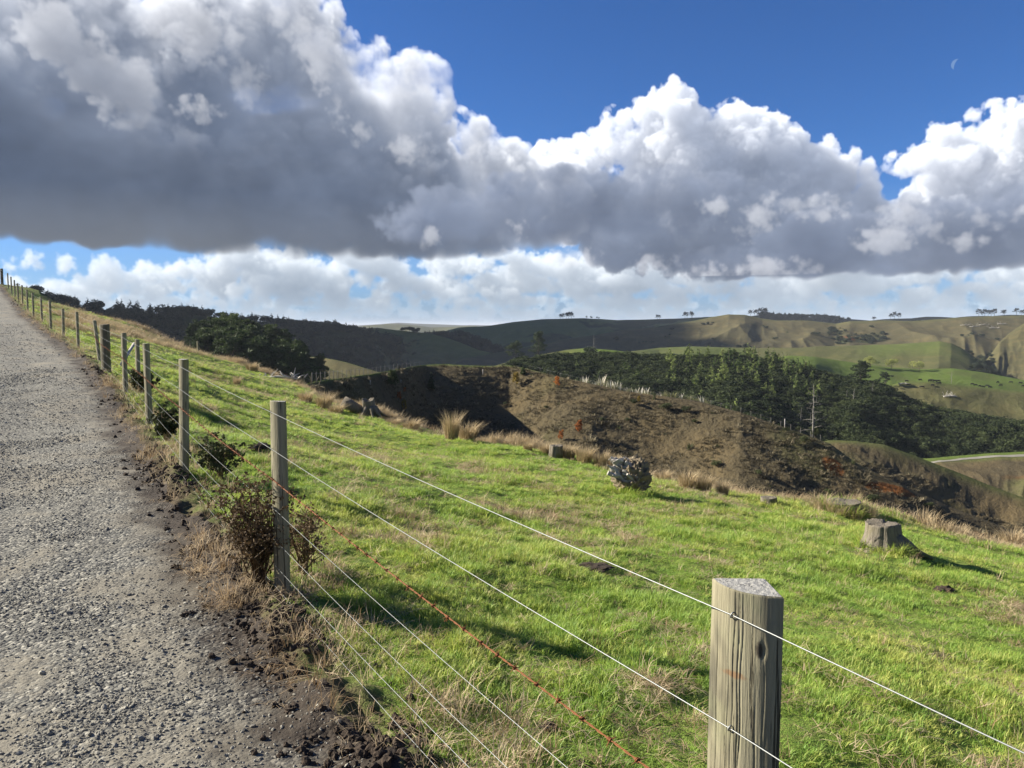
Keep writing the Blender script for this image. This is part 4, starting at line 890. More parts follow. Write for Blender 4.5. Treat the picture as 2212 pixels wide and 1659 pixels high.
def tree_kind(kind, h, seed):
    """returns (trunk mesh, crown mesh or None)"""
    rng = np.random.default_rng(seed); b = MB(); zz = np.linspace(-.5, 1, 9)[:, None]
    lean = rng.normal(size=2)*.03*h
    def trunk(r0, top=.97, sides=7):
        P = np.array([[lean[0]*t*t+rng.normal()*.006*h*t, lean[1]*t*t+rng.normal()*.006*h*t, h*t*top-.6*(t < .02)] for t in np.linspace(0, 1, 9)]); b.add(*tube(P, r0*(1-np.linspace(0, 1, 9)*.88), sides))
    cm = None
    if kind == 'conifer':
        trunk(.018*h+.05); n = 15; cs = []
        for i in range(n):
            f = i/(n-1); R_ = h*.20*(1-f)**.75+.05*h*.3
            for j in range(max(1, int(6*(1-f)+1))):
                a = rng.uniform(0, 6.28); q = R_*rng.uniform(.45, 1.); cs.append((q*math.cos(a), q*math.sin(a), h*(.10+.88*f)-q*.15, R_*.42+.04*h*.4))
        cm = leafquads(cs, 950, .027*h, seed, .8, up=.3)
    elif kind == 'bush':
        trunk(.03*h, .6); cs = [(rng.normal()*h*.2, rng.normal()*h*.2, h*rng.uniform(.45, .80), h*rng.uniform(.17, .28)) for _ in range(10)]+[(0, 0, h*.5, h*.34)]
        cm = leafquads(cs, 1100, .034*h, seed, .75)
    elif kind == 'umbrella':
        trunk(.025*h, .9); E = limbs(b, rng, h, .012*h, 12, .35, .95, lambda f: h*.32*(1-.5*f), lambda f: .35+.4*f); cs = []
        for P in E:
            for t in (2, 3): cs.append((*P[t]+rng.normal(size=3)*h*.02, h*rng.uniform(.07, .12)))
        cs += [(rng.normal()*h*.1, rng.normal()*h*.1, h*rng.uniform(.75, .98), h*.12) for _ in range(8)]
        cm = leafquads(cs, 2600, .016*h, seed, .5)
    elif kind == 'pine':
        trunk(.022*h, .97); E = limbs(b, rng, h, .011*h, 18, .18, .95, lambda f: h*(.30-.22*f), lambda f: .1+.45*f); cs = []
        for P in E:
            for t in (1, 2, 3): cs.append((*P[t]+rng.normal(size=3)*h*.02, h*rng.uniform(.055, .095)))
        cs += [(rng.normal()*h*.03, rng.normal()*h*.03, h*z, h*.05) for z in np.linspace(.7, 1., 5)]
        cm = leafquads(cs, 3200, .015*h, seed, .65, up=.2)
    elif kind == 'poplar':
        trunk(.016*h, .95); E = limbs(b, rng, h, .007*h, 16, .15, .9, lambda f: h*(.24-.12*f), lambda f: 1.1, 4); cs = [(*P[t], h*.08) for P in E for t in (2, 3)]
        cm = leafquads(cs, 520, .034*h, seed, 1.1, .2)
    elif kind == 'willow':
        trunk(.03*h, .7); cs = [(rng.normal()*h*.22, rng.normal()*h*.22, h*rng.uniform(.35, .8), h*rng.uniform(.16, .26)) for _ in range(14)]
        cm = leafquads(cs, 1600, .022*h, seed, .9)
    elif kind == 'bare':
        trunk(.02*h, 1.); E = limbs(b, rng, h, .008*h, 22, .12, .95, lambda f: h*(.24-.17*f), lambda f: rng.uniform(-.25, .35), 4, .1)
        for P in E[:16]:
            for t in (1, 2):
                d = rng.normal(size=3)*h*.05; b.add(*tube(np.array([P[t], P[t]+d*.6, P[t]+d*1.1+[0, 0, h*.01]]), [.003*h, .002*h, .0008*h], 4))
    elif kind == 'snag':
        trunk(.03*h, 1.); E = limbs(b, rng, h, .010*h, 8, .3, .95, lambda f: h*(.20-.10*f), lambda f: rng.uniform(.1, .7), 4, .1)
    return b, cm
KM = {'conifer': 'young_conifer', 'bush': 'bush_leaf', 'umbrella': 'pine_leaf', 'pine': 'needles', 'poplar': 'orange_leaf', 'willow': 'willow_leaf'}
def tree_proto(kind, h, seed, leafm=None, bark='bark'):
    b, c = tree_kind(kind, h, seed); tm = b.mesh('trunk', M[bark]); cm = mesh_np('crown', c[0], c[1], M[leafm or KM[kind]], False) if c else None; return tm, cm
def merged(kind, h, seed, leafm=None, name='tree'):
    b, c = tree_kind(kind, h, seed); V = np.concatenate(b.V); Qb = np.concatenate(b.Q); Tb = np.concatenate(b.T)
    n = len(V); return mesh_np(name, np.vstack([V, c[0]]), [Qb, Tb, c[1]+n], [M['bark'], M[leafm or KM[kind]]], False, mi=np.concatenate([np.zeros(len(Qb)+len(Tb)), np.ones(len(c[1]))]))
def plant(proto, name, loc, label, cat, group=None, rz=0., s=1., sz=None):
    e = empty(name, loc, label, cat, group, rz); e.scale = (s, s, sz or s)
    for nm, me in zip(('trunk', 'crown'), proto):
        if me is not None: obj(nm, me, e)
    return e
def on_far(x, y, dz=0.): return np.array([x, y, float(zfar([x], [y])[0])+dz])
def pxy(px, d):
    a = pt(px, 700, d); return a[0], a[1]
def spot(px, py, d):
    """ground point of the far terrain in photo column px whose sight line matches row py, searched around distance d"""
    ds = np.linspace(d*.6, d*1.5, 400); P = np.array([pt(px, py, q) for q in ds]); z = zfar(P[:, 0], P[:, 1]); e = P[:, 2]-z
    i = np.where((e[:-1] > 0) & (e[1:] <= 0))[0]
    if len(i): k = i[np.argmin(np.abs(ds[i]-d))]
    else: k = int(np.argmin(np.abs(e)+np.abs(ds-d)*.002))
    return np.array([P[k, 0], P[k, 1], z[k]])
# --- small autumn trees and shrubs on the brown spur
sm = [(847, 846, 48, 'poplar', 'bush_leaf', 'dark green shrub with a rusty lower half high on the left of the brown hillside'), (862, 868, 22, 'poplar', 'orange_leaf', 'small rusty bush right below the dark green shrub on the left of the brown hillside'),
      (874, 850, 14, 'poplar', 'orange_leaf', 'tiny rust red sapling right beside the dark green shrub'), (932, 838, 36, 'conifer', 'gorse_leaf', 'dark green cone shaped young tree alone below the hillcrest fence'),
      (1130, 808, 26, 'conifer', 'needles', 'narrow dark tree just under the top right of the brown hillcrest'), (1115, 838, 34, 'poplar', 'yellow_leaf', 'olive yellow sapling below the narrow dark tree on the brown hillside'), (1203, 838, 26, 'poplar', 'orange_leaf', 'orange sapling right under the crest fence beside the pampas'),
      (1212, 956, 26, 'poplar', 'orange_leaf', 'lower of the two bright orange saplings behind the dry rushes'), (1250, 938, 32, 'poplar', 'orange_leaf', 'upper and taller of the two bright orange saplings behind the dry rushes'), (1380, 872, 18, 'poplar', 'yellow_leaf', 'small yellow sapling on the shaded middle of the brown hillside'),
      (873, 888, 26, 'poplar', 'yellow_leaf', 'olive sapling above the dry rushes beside the old stump cluster'), (1413, 862, 16, 'conifer', 'gorse_leaf', 'small green cone shaped sapling beside the yellow sapling'), (1238, 715+100, 0, None, None, None)]
for i, (px, py, hp, kd_, lf, lab) in enumerate(sm):
    if not kd_: continue
    p = spot(px, py, 165); h = hp/F0*p[1]; plant(tree_proto(kd_, h, 700+i, lf), 'sapling' if h < 4 else 'young_tree', p, lab, 'sapling' if h < 4 else 'tree', rz=i)
sh_l = [(1440, 880, 20), (1370, 868, 16), (1480, 884, 16), (1355, 905, 10), (1725, 915, 14), (1700, 928, 12), (1885, 1078, 26), (1640, 1020, 16), (1545, 1000, 18), (1760, 930, 26), (1735, 950, 20), (1790, 1060, 12), (2010, 1090, 14), (1618, 1064, 12), (1500, 910, 10), (1300, 905, 10), (1090, 870, 9), (1180, 880, 9)]
ORD = 'first second third fourth fifth sixth seventh eighth ninth tenth eleventh twelfth thirteenth fourteenth fifteenth sixteenth seventeenth eighteenth nineteenth twentieth twenty-first twenty-second twenty-third twenty-fourth'.split()
low_ = sorted(i for i in range(len(sh_l)) if sh_l[i][0] != 1885); low_.sort(key=lambda i: sh_l[i][0]); SRK = {i: k for k, i in enumerate(low_)}; SRK[6] = 0
bp = [merged('bush', 3., 720+i, 'gorse_leaf', 'shrub') for i in range(3)]
for i, (px, py, hp) in enumerate(sh_l):
    p = spot(px, py+hp*.4, 150); o = obj('shrub', bp[i % 3], None, p); s = hp/F0*p[1]/3.; o.scale = (s*1.3, s*1.3, s); o.rotation_euler.z = i
    tag(o, 'round green shrub standing alone beside the orange clay slip' if px == 1885 else f'low green shrub on the shaded brown hillside, {ORD[SRK[i]]} of these shrubs from the left', 'shrub', None if px == 1885 else 'low shrubs on the brown hillside')
# --- big lone trees
def big(px, py0, py1, d, kind, leafm, label, name='pine_tree', seed=1, wide=1., group=None, far=True, bark='bark'):
    p = spot(px, py1, d) if far else pt(px, py1, d); h = (py1-py0)/F0*p[1]*1.03; e = plant(tree_proto(kind, h, seed, leafm, bark), name, p, label, 'tree', group, rz=seed, s=1.); e.scale = (wide, wide, 1); return e
big(1163, 719, 770, 575, 'pine', 'pine_leaf', 'tall dark pine standing on the tan knoll beyond the brown hill', seed=801, wide=1.25)
big(1113, 742, 790, 545, 'umbrella', 'pine_leaf', 'broad dark pine just left of the tall pine on the knoll', seed=802, wide=1.1)
big(1275, 748, 782, 560, 'bush', 'pine_leaf', 'dark rounded tree rising over the near end of the native bush', 'bush_tree', seed=803)
big(1585, 757, 792, 455, 'umbrella', 'needles', 'broad crowned tree standing above the middle of the native bush', 'bush_tree', seed=804)
big(1858, 782, 845, 445, 'pine', 'pine_leaf', 'big dark cone shaped pine in front of the bright green field', seed=805, wide=1.5)
big(1912, 806, 842, 455, 'umbrella', 'pine_leaf', 'flat topped dark pine right of the big cone shaped pine', seed=806, wide=1.1)
big(1720, 800, 850, 430, 'conifer', 'young_conifer', 'tall green tree at the right end of the conifer rows', 'conifer_tree', seed=807, wide=1.2)
for i, (px, y0, y1, d, k_, lab) in enumerate([(1756, 832, 945, 245, 'bare', 'tall grey dead tree with bare drooping branches in front of the dark bush'), (1828, 843, 882, 400, 'snag', 'left of the two short bare snags above the dark bush'), (1842, 838, 888, 400, 'snag', 'right and taller of the two short bare snags above the dark bush'),
      (1884, 826, 868, 400, 'bare', 'pale dead tree with spread bare limbs below the flat topped pine'), (1728, 880, 938, 262, 'bare', 'small half dead tree leaning against the foot of the tall grey dead tree'), (1283, 722, 760, 640, 'bare', 'leafless grey tree behind the green knoll'), (2055, 800, 828, 530, 'bare', 'faint leafless tree behind the grazing cattle')]):
    big(px, y0, y1, d, k_, None, lab, 'dead_tree', seed=820+i, wide=1.15 if i == 0 else 1., bark='grey_bark')
for i, (px, y0, y1, w_, lab) in enumerate([(1880, 770, 790, 1.25, 'first pale yellow willow in the green field behind the big pine'), (1926, 775, 794, 1.1, 'second yellow willow in the green field, its crown dipping to the right'), (1985, 781, 799, 1.2, 'small round yellow willow furthest right in the green field')]):
    big(px, y0-2, y1+2, 715, 'willow', 'willow_leaf', lab, 'willow_tree', seed=840+i, wide=w_, group='yellow willows in the green field')
# --- pine stand on the left
rng = np.random.default_rng(77); pp = [tree_proto('umbrella' if i % 2 else 'pine', 20., 850+i, 'needles') for i in range(5)]
stand = [(412, 696), (430, 690), (448, 687), (470, 684), (492, 686), (512, 684), (534, 690), (552, 694), (570, 702), (590, 708), (606, 718), (622, 728), (640, 738), (655, 750), (668, 762), (678, 775)]
n_st = 0
for row, (dz, dd) in enumerate(((0, 385), (12, 372), (24, 358), (40, 345))):
    for (px, py) in stand[(row > 1)*1::1]:
        px += rng.normal()*6; d = dd+rng.normal()*5-(px-400)*.05
        x, y = pxy(px, d); z = float(zfar([x], [y])[0]); top = pt(px, py+dz+rng.normal()*3, d)[2]; h = top-z
        if h < 4: continue
        h = min(h, 30); pr = pp[int(rng.integers(5))]; s = h/20.
        plant(pr, 'pine_tree', (x, y, z), 'tall dark pine packed among others in the stand beyond the left of the paddock', 'tree', 'dark pines of the stand beyond the paddock', rz=rng.uniform(0, 6), s=max(s, .55)*1.1, sz=s); n_st += 1
for i, (px, y0, y1, lab) in enumerate([(690, 792, 822, 'slim pale tree at the right foot of the dark pine stand'), (878, 700, 712, None)]):
    if lab: big(px, y0, y1, 380, 'conifer', 'scrub_leaf', lab, 'young_tree', seed=870, wide=1.)
# --- native bush: individually standing young conifers over a closed canopy
cp = [merged('conifer', 8., 880+i, 'young_conifer', 'conifer_tree') for i in range(5)]; bpm = [merged('bush', 7., 890+i, 'bush_leaf', 'bush_tree') for i in range(5)]
rng = np.random.default_rng(31); cnt = 0; used = []
def add_ind(px, d, hpx, kindm, h0, name, label, group, jitter=1.):
    x, y = pxy(px, d); z = float(zfar([x], [y])[0]); h = hpx/F0*d; s = h/h0
    o = obj(name, kindm[int(rng.integers(len(kindm)))], None, (x, y, z-.3)); o.scale = (s*rng.uniform(.95, 1.35), s*rng.uniform(.95, 1.35), s); o.rotation_euler.z = rng.uniform(0, 6.28); tag(o, label, 'tree', group)
LB = 'young conifer poking out of the dark native bush behind the brown hill'; GB = 'young conifers standing in the native bush'
LR = 'conifer in the tall close rows at the back right of the native bush'; GR = 'tall conifers at the back right of the native bush'
for k in range(150):
    px = rng.uniform(1240, 1720); f = rng.random(); d = 250+190*f; add_ind(px, d, rng.uniform(24, 46), cp, 8., 'conifer_tree', LB, GB)
for k in range(95):
    px = rng.uniform(1440, 1775); d = rng.uniform(395, 480); add_ind(px, d, rng.uniform(32, 52), cp, 8., 'conifer_tree', LR, GR)
def fscatter(name, N, az0, az1, r0, r1, acc, hgt, srcs, h0, label, seed, sink=.15):
    rg = np.random.default_rng(seed); a = np.radians(rg.uniform(az0, az1, N)); r = np.sqrt(rg.uniform(r0*r0, r1*r1, N)); x, y = r*np.sin(a), r*np.cos(a)
    i = np.clip(np.searchsorted(RG, r), 0, len(RG)-1); j = np.clip(np.searchsorted(AZG, a), 0, len(AZG)-1); w = WING[i, j]; ds = DIG[i, j]
    keep = acc(w, ds, x, y, a, r, rg); x, y, r, a = x[keep], y[keep], r[keep], a[keep]; n = len(x); h = rg.uniform(*hgt, n); s = h/h0
    scatter(name, np.stack([x, y, zfar(x, y)-h*sink], 1), np.stack([rg.normal(0, .05, n), rg.normal(0, .05, n), rg.uniform(0, 6.28, n)], 1), np.stack([s*rg.uniform(1, 1.5, n), s*rg.uniform(1, 1.5, n), s], 1), rg.integers(0, len(srcs), n), srcs, label); return n
KI = {k: i for i, k in enumerate(RK)}
pxa = lambda a: 1106+F0*np.tan(a)
nb = fscatter('native_bush', 20000, 0, 36, 190, 500, lambda w, d, x, y, a, r, rg: ((w == KI['forest']) & (rg.random(len(x)) < .85)) | ((w == KI['cowhill']) & (d+8*fbm(x, y, 30, 4, k=1) > 64)), (4.5, 8.5), bpm, 7., 'dark closed native bush filling the valley behind the brown hill', 41)
fl = [merged('bush', 12., 900+i, 'far_leaf', 'far') for i in range(3)]+[merged('conifer', 15., 904+i, 'far_leaf', 'far') for i in range(2)]
nw = fscatter('far_woods', 30000, -38, 34, 600, 2800, lambda w, d, x, y, a, r, rg: ((w == KI['westwood']) & (rg.random(len(x)) < .85) & (d > -25) & (d < 420)) | ((w == KI['hump']) & (d < 380)) | ((w == KI['farpine']) & (d > -60) & (d < 260) & (pxa(a) > 1640) & ((pxa(a) < 1835) | (pxa(a) > 1900) & (pxa(a) < 2120))) | ((w == KI['westmid']) & (np.abs(d) < 260) & (pxa(a) < 735) & (d > -60) & (d < 70)), (9, 15), fl, 12., 'dark distant woods along the far ridges', 42)
ns = fscatter('hill_scrub', 24000, -12, 36, 380, 1700, lambda w, d, x, y, a, r, rg: ((w == KI['range']) & (fbm(x, y, 30, 4, k=1)+.8*fbm(x, y, 120, 4, k=4) > .8) & (d > 60)) | ((w == KI['east']) & (pxa(a) < 2145) & (rg.random(len(x)) < .6)) | ((w == KI['bench']) & (pxa(a) > 2095) & (fbm(x, y, 30, 3, k=2) > -.2)) | ((w == KI['farmid']) & (fbm(x, y, 120, 4, k=4) > .5)) | ((w == KI['westmid']) & (fbm(x, y, 30, 4, k=1)+fbm(x, y, 120, 4, k=4) > .75)), (3, 7), fl[:3]+[bpm[0]], 12., 'dark scrub scattered in the gullies of the far hills', 43)
print('bush', nb, 'woods', nw, 'scrub', ns, 'stand', n_st)
# --- tree groups against the sky
def sky_trees(px0, px1, d, n, hpx, lab, grp, seed, ridge, kind='umbrella'):
    rg = np.random.default_rng(seed); pr = [merged(kind, 14., seed+i, 'far_leaf', 'far_tree') for i in range(3)]
    for i in range(n):
        px = px0+(px1-px0)*(i+.5)/n+rg.normal()*1.5; a, _ = px_azel(px, 700); a = R(a); g = RIDGES[ridge]; P = np.array([pt(*c)[:2] for c in g['c']]); r = np.interp(a, np.arctan2(P[:, 0], P[:, 1]), np.hypot(P[:, 0], P[:, 1]))+rg.normal()*6
        x, y = r*math.sin(a), r*math.cos(a); h = hpx/F0*y*rg.uniform(.75, 1.15); s = h/14.; o = obj('ridge_tree', pr[i % 3], None, (x, y, float(zfar([x], [y])[0])-.5)); o.scale = (s*1.2, s*1.2, s); o.rotation_euler.z = rg.uniform(0, 6); tag(o, (lab+', %s from the left' % ORD[i]) if n > 1 else lab, 'tree', grp)
sky_trees(1208, 1236, 2500, 5, 14, 'dark tree in the little clump on the green skyline ridge', 'clump of trees on the green skyline ridge', 910, 'farmid')
sky_trees(1416, 1428, 2500, 2, 11, 'dark skyline tree of the pair left of the olive range', 'pair of skyline trees', 914, 'farmid'); sky_trees(1476, 1502, 2500, 4, 12, 'dark tree in the skyline clump just left of the olive range', 'skyline clump left of the olive range', 918, 'farmid')
sky_trees(1262, 1300, 2500, 5, 6, 'small dark tree in the sparse row on the green skyline', 'sparse row on the green skyline', 919, 'farmid')
sky_trees(1618, 1660, 2600, 6, 14, 'dark skyline tree behind the top of the olive range', 'skyline trees behind the top of the olive range', 922, 'farpine'); sky_trees(1882, 1894, 2600, 2, 10, 'dark tree standing alone on the low skyline gap', 'trees in the low skyline gap', 926, 'farpine')
sky_trees(1922, 1944, 2600, 3, 14, 'dark tree in the tall bunch on the right skyline', 'tall bunch on the right skyline', 930, 'farpine'); sky_trees(2112, 2152, 2600, 6, 14, 'see through tree in the row on the right skyline', 'row of see through trees on the right skyline', 934, 'farpine'); sky_trees(2162, 2172, 2600, 2, 10, 'small skyline tree between the row and the picture edge clump', 'small trees on the far right skyline', 938, 'farpine'); sky_trees(2194, 2216, 2600, 3, 15, 'dark skyline tree cut by the right picture edge', 'skyline clump at the right picture edge', 942, 'farpine')
sky_trees(866, 906, 1470, 8, 11, 'dark tree in the grove on the left middle ridge', 'grove on the left middle ridge', 946, 'westmid', 'bush')
# ---------------------------------------------------------------- things in the paddock
def near_pt(px, py):
    """ground point of the paddock whose sight line matches photo px, py"""
    ds = np.geomspace(1.2, 75, 900); P = np.array([pt(px, py, q) for q in ds]); z = hnear(P[:, 0], P[:, 1]); e = P[:, 2]-z
    i = np.where((e[:-1] > 0) & (e[1:] <= 0))[0]; k = i[0] if len(i) else int(np.argmin(np.abs(e)))
    return np.array([P[k, 0], P[k, 1], z[k]])
def stump(h, r, seed, flare=1.5, lean=(0, 0), hollow=True, jag=.05):
    rng = np.random.default_rng(seed); n = 44; zs = np.concatenate([[-.15], np.linspace(0, 1, 12)])*h; th = np.arange(n)/n*6.2832; ph = rng.uniform(0, 6.28, 6); rings = []
    fl = sum(.5*np.maximum(np.cos(th*k+ph[k]), 0)**3 for k in (2, 3, 5)); fine = .03*np.sin(th*11+ph[0])+.02*np.sin(th*19+ph[1])+.018*rng.standard_normal(n)
    top = h*(1+jag*np.sin(th*2+ph[3])+jag*.5*np.sin(th*5+ph[4])+jag*.4*rng.standard_normal(n))
    for z in zs:
        f = max(0., 1-z/h); rr = r*(1+.10*fl+fine+(flare-1)*f**2.6*(.45+1.1*fl)); zz = np.where(z > h*.95, top, z)
        rings.append(np.stack([rr*np.cos(th)+lean[0]*z, rr*np.sin(th)*.92+lean[1]*z, np.full(n, 1.)*zz], 1))
    for k, (s, dz) in enumerate(((.93, .0), (.78, -.03 if hollow else -.01), (.35, -.22 if hollow else -.015))):
        rr = r*(1+.10*fl+fine)*s; rings.append(np.stack([rr*np.cos(th)+lean[0]*h, rr*np.sin(th)*.92+lean[1]*h, top+dz*h*(1+.2*rng.standard_normal(n)*(k > 0))], 1))
    V = np.vstack(rings); m = len(rings); i = np.arange(m-1)[:, None]*n; j = np.arange(n)[None]; j2 = (j+1) % n
    Q = np.stack([i+j, i+j2, i+n+j2, i+n+j], -1).reshape(-1, 4); V = np.vstack([V, [lean[0]*h, lean[1]*h, top.mean()-(.25 if hollow else .015)*h]]); e = (m-1)*n; jj = np.arange(n)
    return V, Q, np.stack([e+jj, e+(jj+1) % n, np.full(n, m*n)], -1)
def make_stump(px, py, hpx, wpx, seed, label, flare=1.4, lean=(0, 0), hollow=True, jag=.05, roots=()):
    p = near_pt(px, py); h = hpx/F0*p[1]; r = wpx/F0*p[1]/2; e = empty('tree_stump', p, label, 'stump')
    b = MB(); b.add(*stump(h, r, seed, flare, lean, hollow, jag)); obj('wood', b.mesh('wood', M['stump'], True), e)
    for (a, l) in roots:
        P = np.array([[math.cos(a)*r*.7*1+math.cos(a)*l*t, math.sin(a)*(r*.7+l*t), h*.55*(1-t)**1.6-.05*t+.02] for t in np.linspace(0, 1, 7)]); v, q, t = tube(P, np.linspace(r*.42, .02, 7), 8, seed=seed, wob=.12); obj('root', mesh_np('root', v, [q, t], M['stump']), e)
    return p, h, r
def moss_skirt(p, r, n, seed, name, label, m='grass', h=.12):
    rng = np.random.default_rng(seed); a = rng.uniform(0, 6.28, n); rr = r*(1+.45*rng.random(n)); x = p[0]+rr*np.cos(a); y = p[1]+rr*np.sin(a)
    src = [blades(22, h, .005, .05, .8, 1200+i+seed, M[m], name='tuft') for i in range(3)]
    scatter(name, np.stack([x, y, hnear(x, y)+.0], 1), np.stack([rng.normal(0, .2, n), rng.normal(0, .2, n), a], 1), rng.uniform(.9, 1.7, n), rng.integers(0, 3, n), src, label)
p, h, r = make_stump(1908, 1192, 66, 68, 3, 'sawn grey tree stump with a spreading root, nearest of the stumps beyond the right post', 1.95, (-.04, 0), False, .035, ((-.35, .46), (-.9, .30), (.35, .3), (-2.6, .2)))
moss_skirt(p, r*1.1, 90, 1, 'stump_grass', 'long grass growing up round the foot of the near sawn stump')
make_stump(1200, 987, 27, 27, 4, 'small square grey stump standing before the dry rushes', 1.1, (.05, 0), False, .03)
make_stump(1660, 1086, 13, 34, 5, 'low flat stump at the brow left of the mossy stump', 1.1, (0, 0), False, .04)
p, h, r = make_stump(1822, 1106, 26, 70, 6, 'wide low stump overgrown with grass on the brow above the near stump', 1.25, (0, 0), False, .04)
moss_skirt(p, r*.9, 120, 2, 'mossy_turf', 'grassy turf wrapped round the wide low stump', h=.16)
moss_skirt(p, r*1.2, 40, 4, 'stump_rushes', 'brown rushes sprouting behind the wide low stump', 'rush', .2)
# upright stump with a fallen one
p, h, r = make_stump(800, 899, 36, 26, 7, 'upright broken stump in the old stump heap on the brow', 1.5, (-.12, 0), False, .08, ((-.6, .5), (-1.2, .4), (.2, .5), (-2.2, .5)))
d = p[1]; a = np.array([-.42, .1, .20]); e = empty('log', p+np.array([-.95, .1, .15]), 'short fallen log tipped up to the left of the broken stump', 'log')
v, q, t = tube(np.array([[-.10, 0, .34], [.12, 0, .22], [.36, .05, .06], [.6, .05, -.12]])*1.15, [.24, .25, .26, .24], 14, seed=2, wob=.05); obj('wood', mesh_np('wood', v, [q, t], M['stump']), e)
def root_mass(px, py, hpx, wpx, seed, label):
    p = near_pt(px, py); R_ = wpx/F0*p[1]/2; H = hpx/F0*p[1]; e = empty('root_ball', p, label, 'stump'); rng = np.random.default_rng(seed)
    u, w = np.meshgrid(np.arange(96)/96*6.2832, np.linspace(-.55, 1, 50)); rr = np.sqrt(np.maximum(1-w*w, 0)); X, Y, Z = rr*np.cos(u), rr*np.sin(u), w
    k = 1+.16*fbm(X*1.2+seed, Y*1.2+Z*2.2, .5, 5, k=2, ridged=True)+.10*fbm(X*3, Z*5+Y, .35, 4, k=4)-.12
    V = np.stack([X*R_*.92*k, Y*R_*.8*k, (Z*.52+.42)*H*k], -1).reshape(-1, 3); i = np.arange(49)[:, None]*96; j = np.arange(96)[None]; j2 = (j+1) % 96
    obj('soil_core', mesh_np('soil_core', V, np.stack([i+j, i+j2, i+96+j2, i+96+j], -1).reshape(-1, 4), M['root_soil']), e)
    b = MB()
    for n_ in range(46):   # split slabs and roots running along the fallen butt
        a = rng.uniform(-.3, 1.); th = rng.uniform(.05, 3.1); c = np.array([rng.uniform(-.85, .35)*R_, -math.cos(th)*R_*.58, (.38+.46*math.sin(th))*H*rng.uniform(.9, 1.08)])
        L_ = rng.uniform(.25, .62)*R_*2; dr = np.array([1., rng.normal()*.25, -.45+rng.normal()*.25]); dr /= np.linalg.norm(dr); w0 = rng.uniform(.012, .05)
        P = np.array([c+dr*L_*(t-.5)+np.array([0, 0, .04*math.sin(t*5+n_)*R_]) for t in np.linspace(0, 1, 6)]); b.add(*tube(P, w0*np.array([.8, 1, .9, .75, .5, .2]), 6, seed=n_, wob=.25))
    for n_ in range(16):   # jagged butt end on the left
        z = rng.uniform(.35, .95)*H; y = rng.uniform(-.45, .45)*R_; c = np.array([-R_*.72, y, z]); P = np.array([c+np.array([.22*R_*1.2, 0, 0]), c, c+np.array([-.20*R_*rng.uniform(.3, 1.4), rng.normal()*.02, rng.normal()*.03])]); b.add(*tube(P, [.05, .045, .02], 5, seed=n_, wob=.3))
    obj('wood', b.mesh('wood', M['root_wood'], False), e); return p, R_
leaf('root_leaf', (.08, .07, .03), (.2, .2, .07))
M['root_soil'] = mat('root_soil', lambda t: dict(color=t.mix(t.noise(14, 6, .7, t.obj()), (.06, .045, .03), (.40, .33, .22)), rough=1., normal=t.bump(t.noise(30, 5, .7, t.obj()), 1., .03)))
p, r_ = root_mass(1364, 1066, 80, 88, 11, 'upturned rotting stump with splintered grey roots in the middle of the paddock brow')
moss_skirt(p+np.array([.1, 0, 0]), r_*.9, 60, 3, 'root_ball_grass', 'yellow grass hummock round the upturned rotting stump', 'grass', .10)
# rush clumps along the brow
def clump(n, h, spread, seed, m): return blades(n, h, .017, spread, .42, seed, M[m], curl=.75, hvar=.38, name='rush_clump')
rc = [clump(330, .85, .24, 1300+i, 'rush') for i in range(4)]
CL = [(975, 948, 62, 48, 'tallest dry rush clump, alone on the brow left of the small square stump'), (1010, 950, 40, 60, 'thin rush clump leaning right of the tallest rush clump'), (1228, 990, 34, 44, 'rush clump just right of the small square stump'), (1262, 1000, 40, 50, 'second rush clump right of the small square stump'),
      (1298, 1008, 38, 44, 'rush clump just left of the upturned rotting stump'), (1322, 1012, 34, 34, 'short rush clump touching the left side of the upturned rotting stump'), (1178, 980, 26, 40, 'low rush clump left of the small square stump'), (1140, 972, 22, 30, 'sparse rush tuft further left of the small square stump'), (1432, 1040, 28, 44, 'low rush clump right of the upturned rotting stump'), (1485, 1056, 44, 56, 'wide rush clump in the right hand rush bed'), (1520, 1062, 40, 46, 'rush clump at the middle of the right hand rush bed'),
      (1560, 1070, 36, 40, 'ragged rush clump at the right end of the right hand rush bed'), (700, 880, 36, 50, 'dry grass clump on the brow above the second fence post'), (660, 868, 26, 44, 'dry grass clump right above the second fence post top'), (725, 895, 26, 44, 'small dry clump left of the broken stump'), (1850, 1096, 34, 22, 'rush tuft sticking up behind the grass covered stump'), (2185, 1172, 42, 60, 'dry rush clump at the right picture edge'), (2220, 1178, 36, 50, 'rush clump cut by the right picture edge'),
      (888, 928, 26, 50, 'thin rush clump right of the broken stump'), (850, 918, 18, 40, 'low dry tuft close right of the broken stump'), (512, 832, 22, 22, 'small dark rush tuft alone in the grass between the third and second posts'), (545, 800, 20, 36, 'dry clump on the far brow beyond the second post'), (1085, 958, 18, 36, 'short dry tuft on the brow right of the thin rush clump')]
for i, (px, py, hp, wp, lab) in enumerate(CL):
    p = near_pt(px, py); h = hp/F0*p[1]*1.15; w = wp/F0*p[1]/.85; o = obj('rush_clump', rc[i % 4], None, p-np.array([0, 0, .03])); o.scale = (w, w, h); o.rotation_euler.z = i*1.7; tag(o, lab, 'rushes', 'dry rush clumps along the brow')
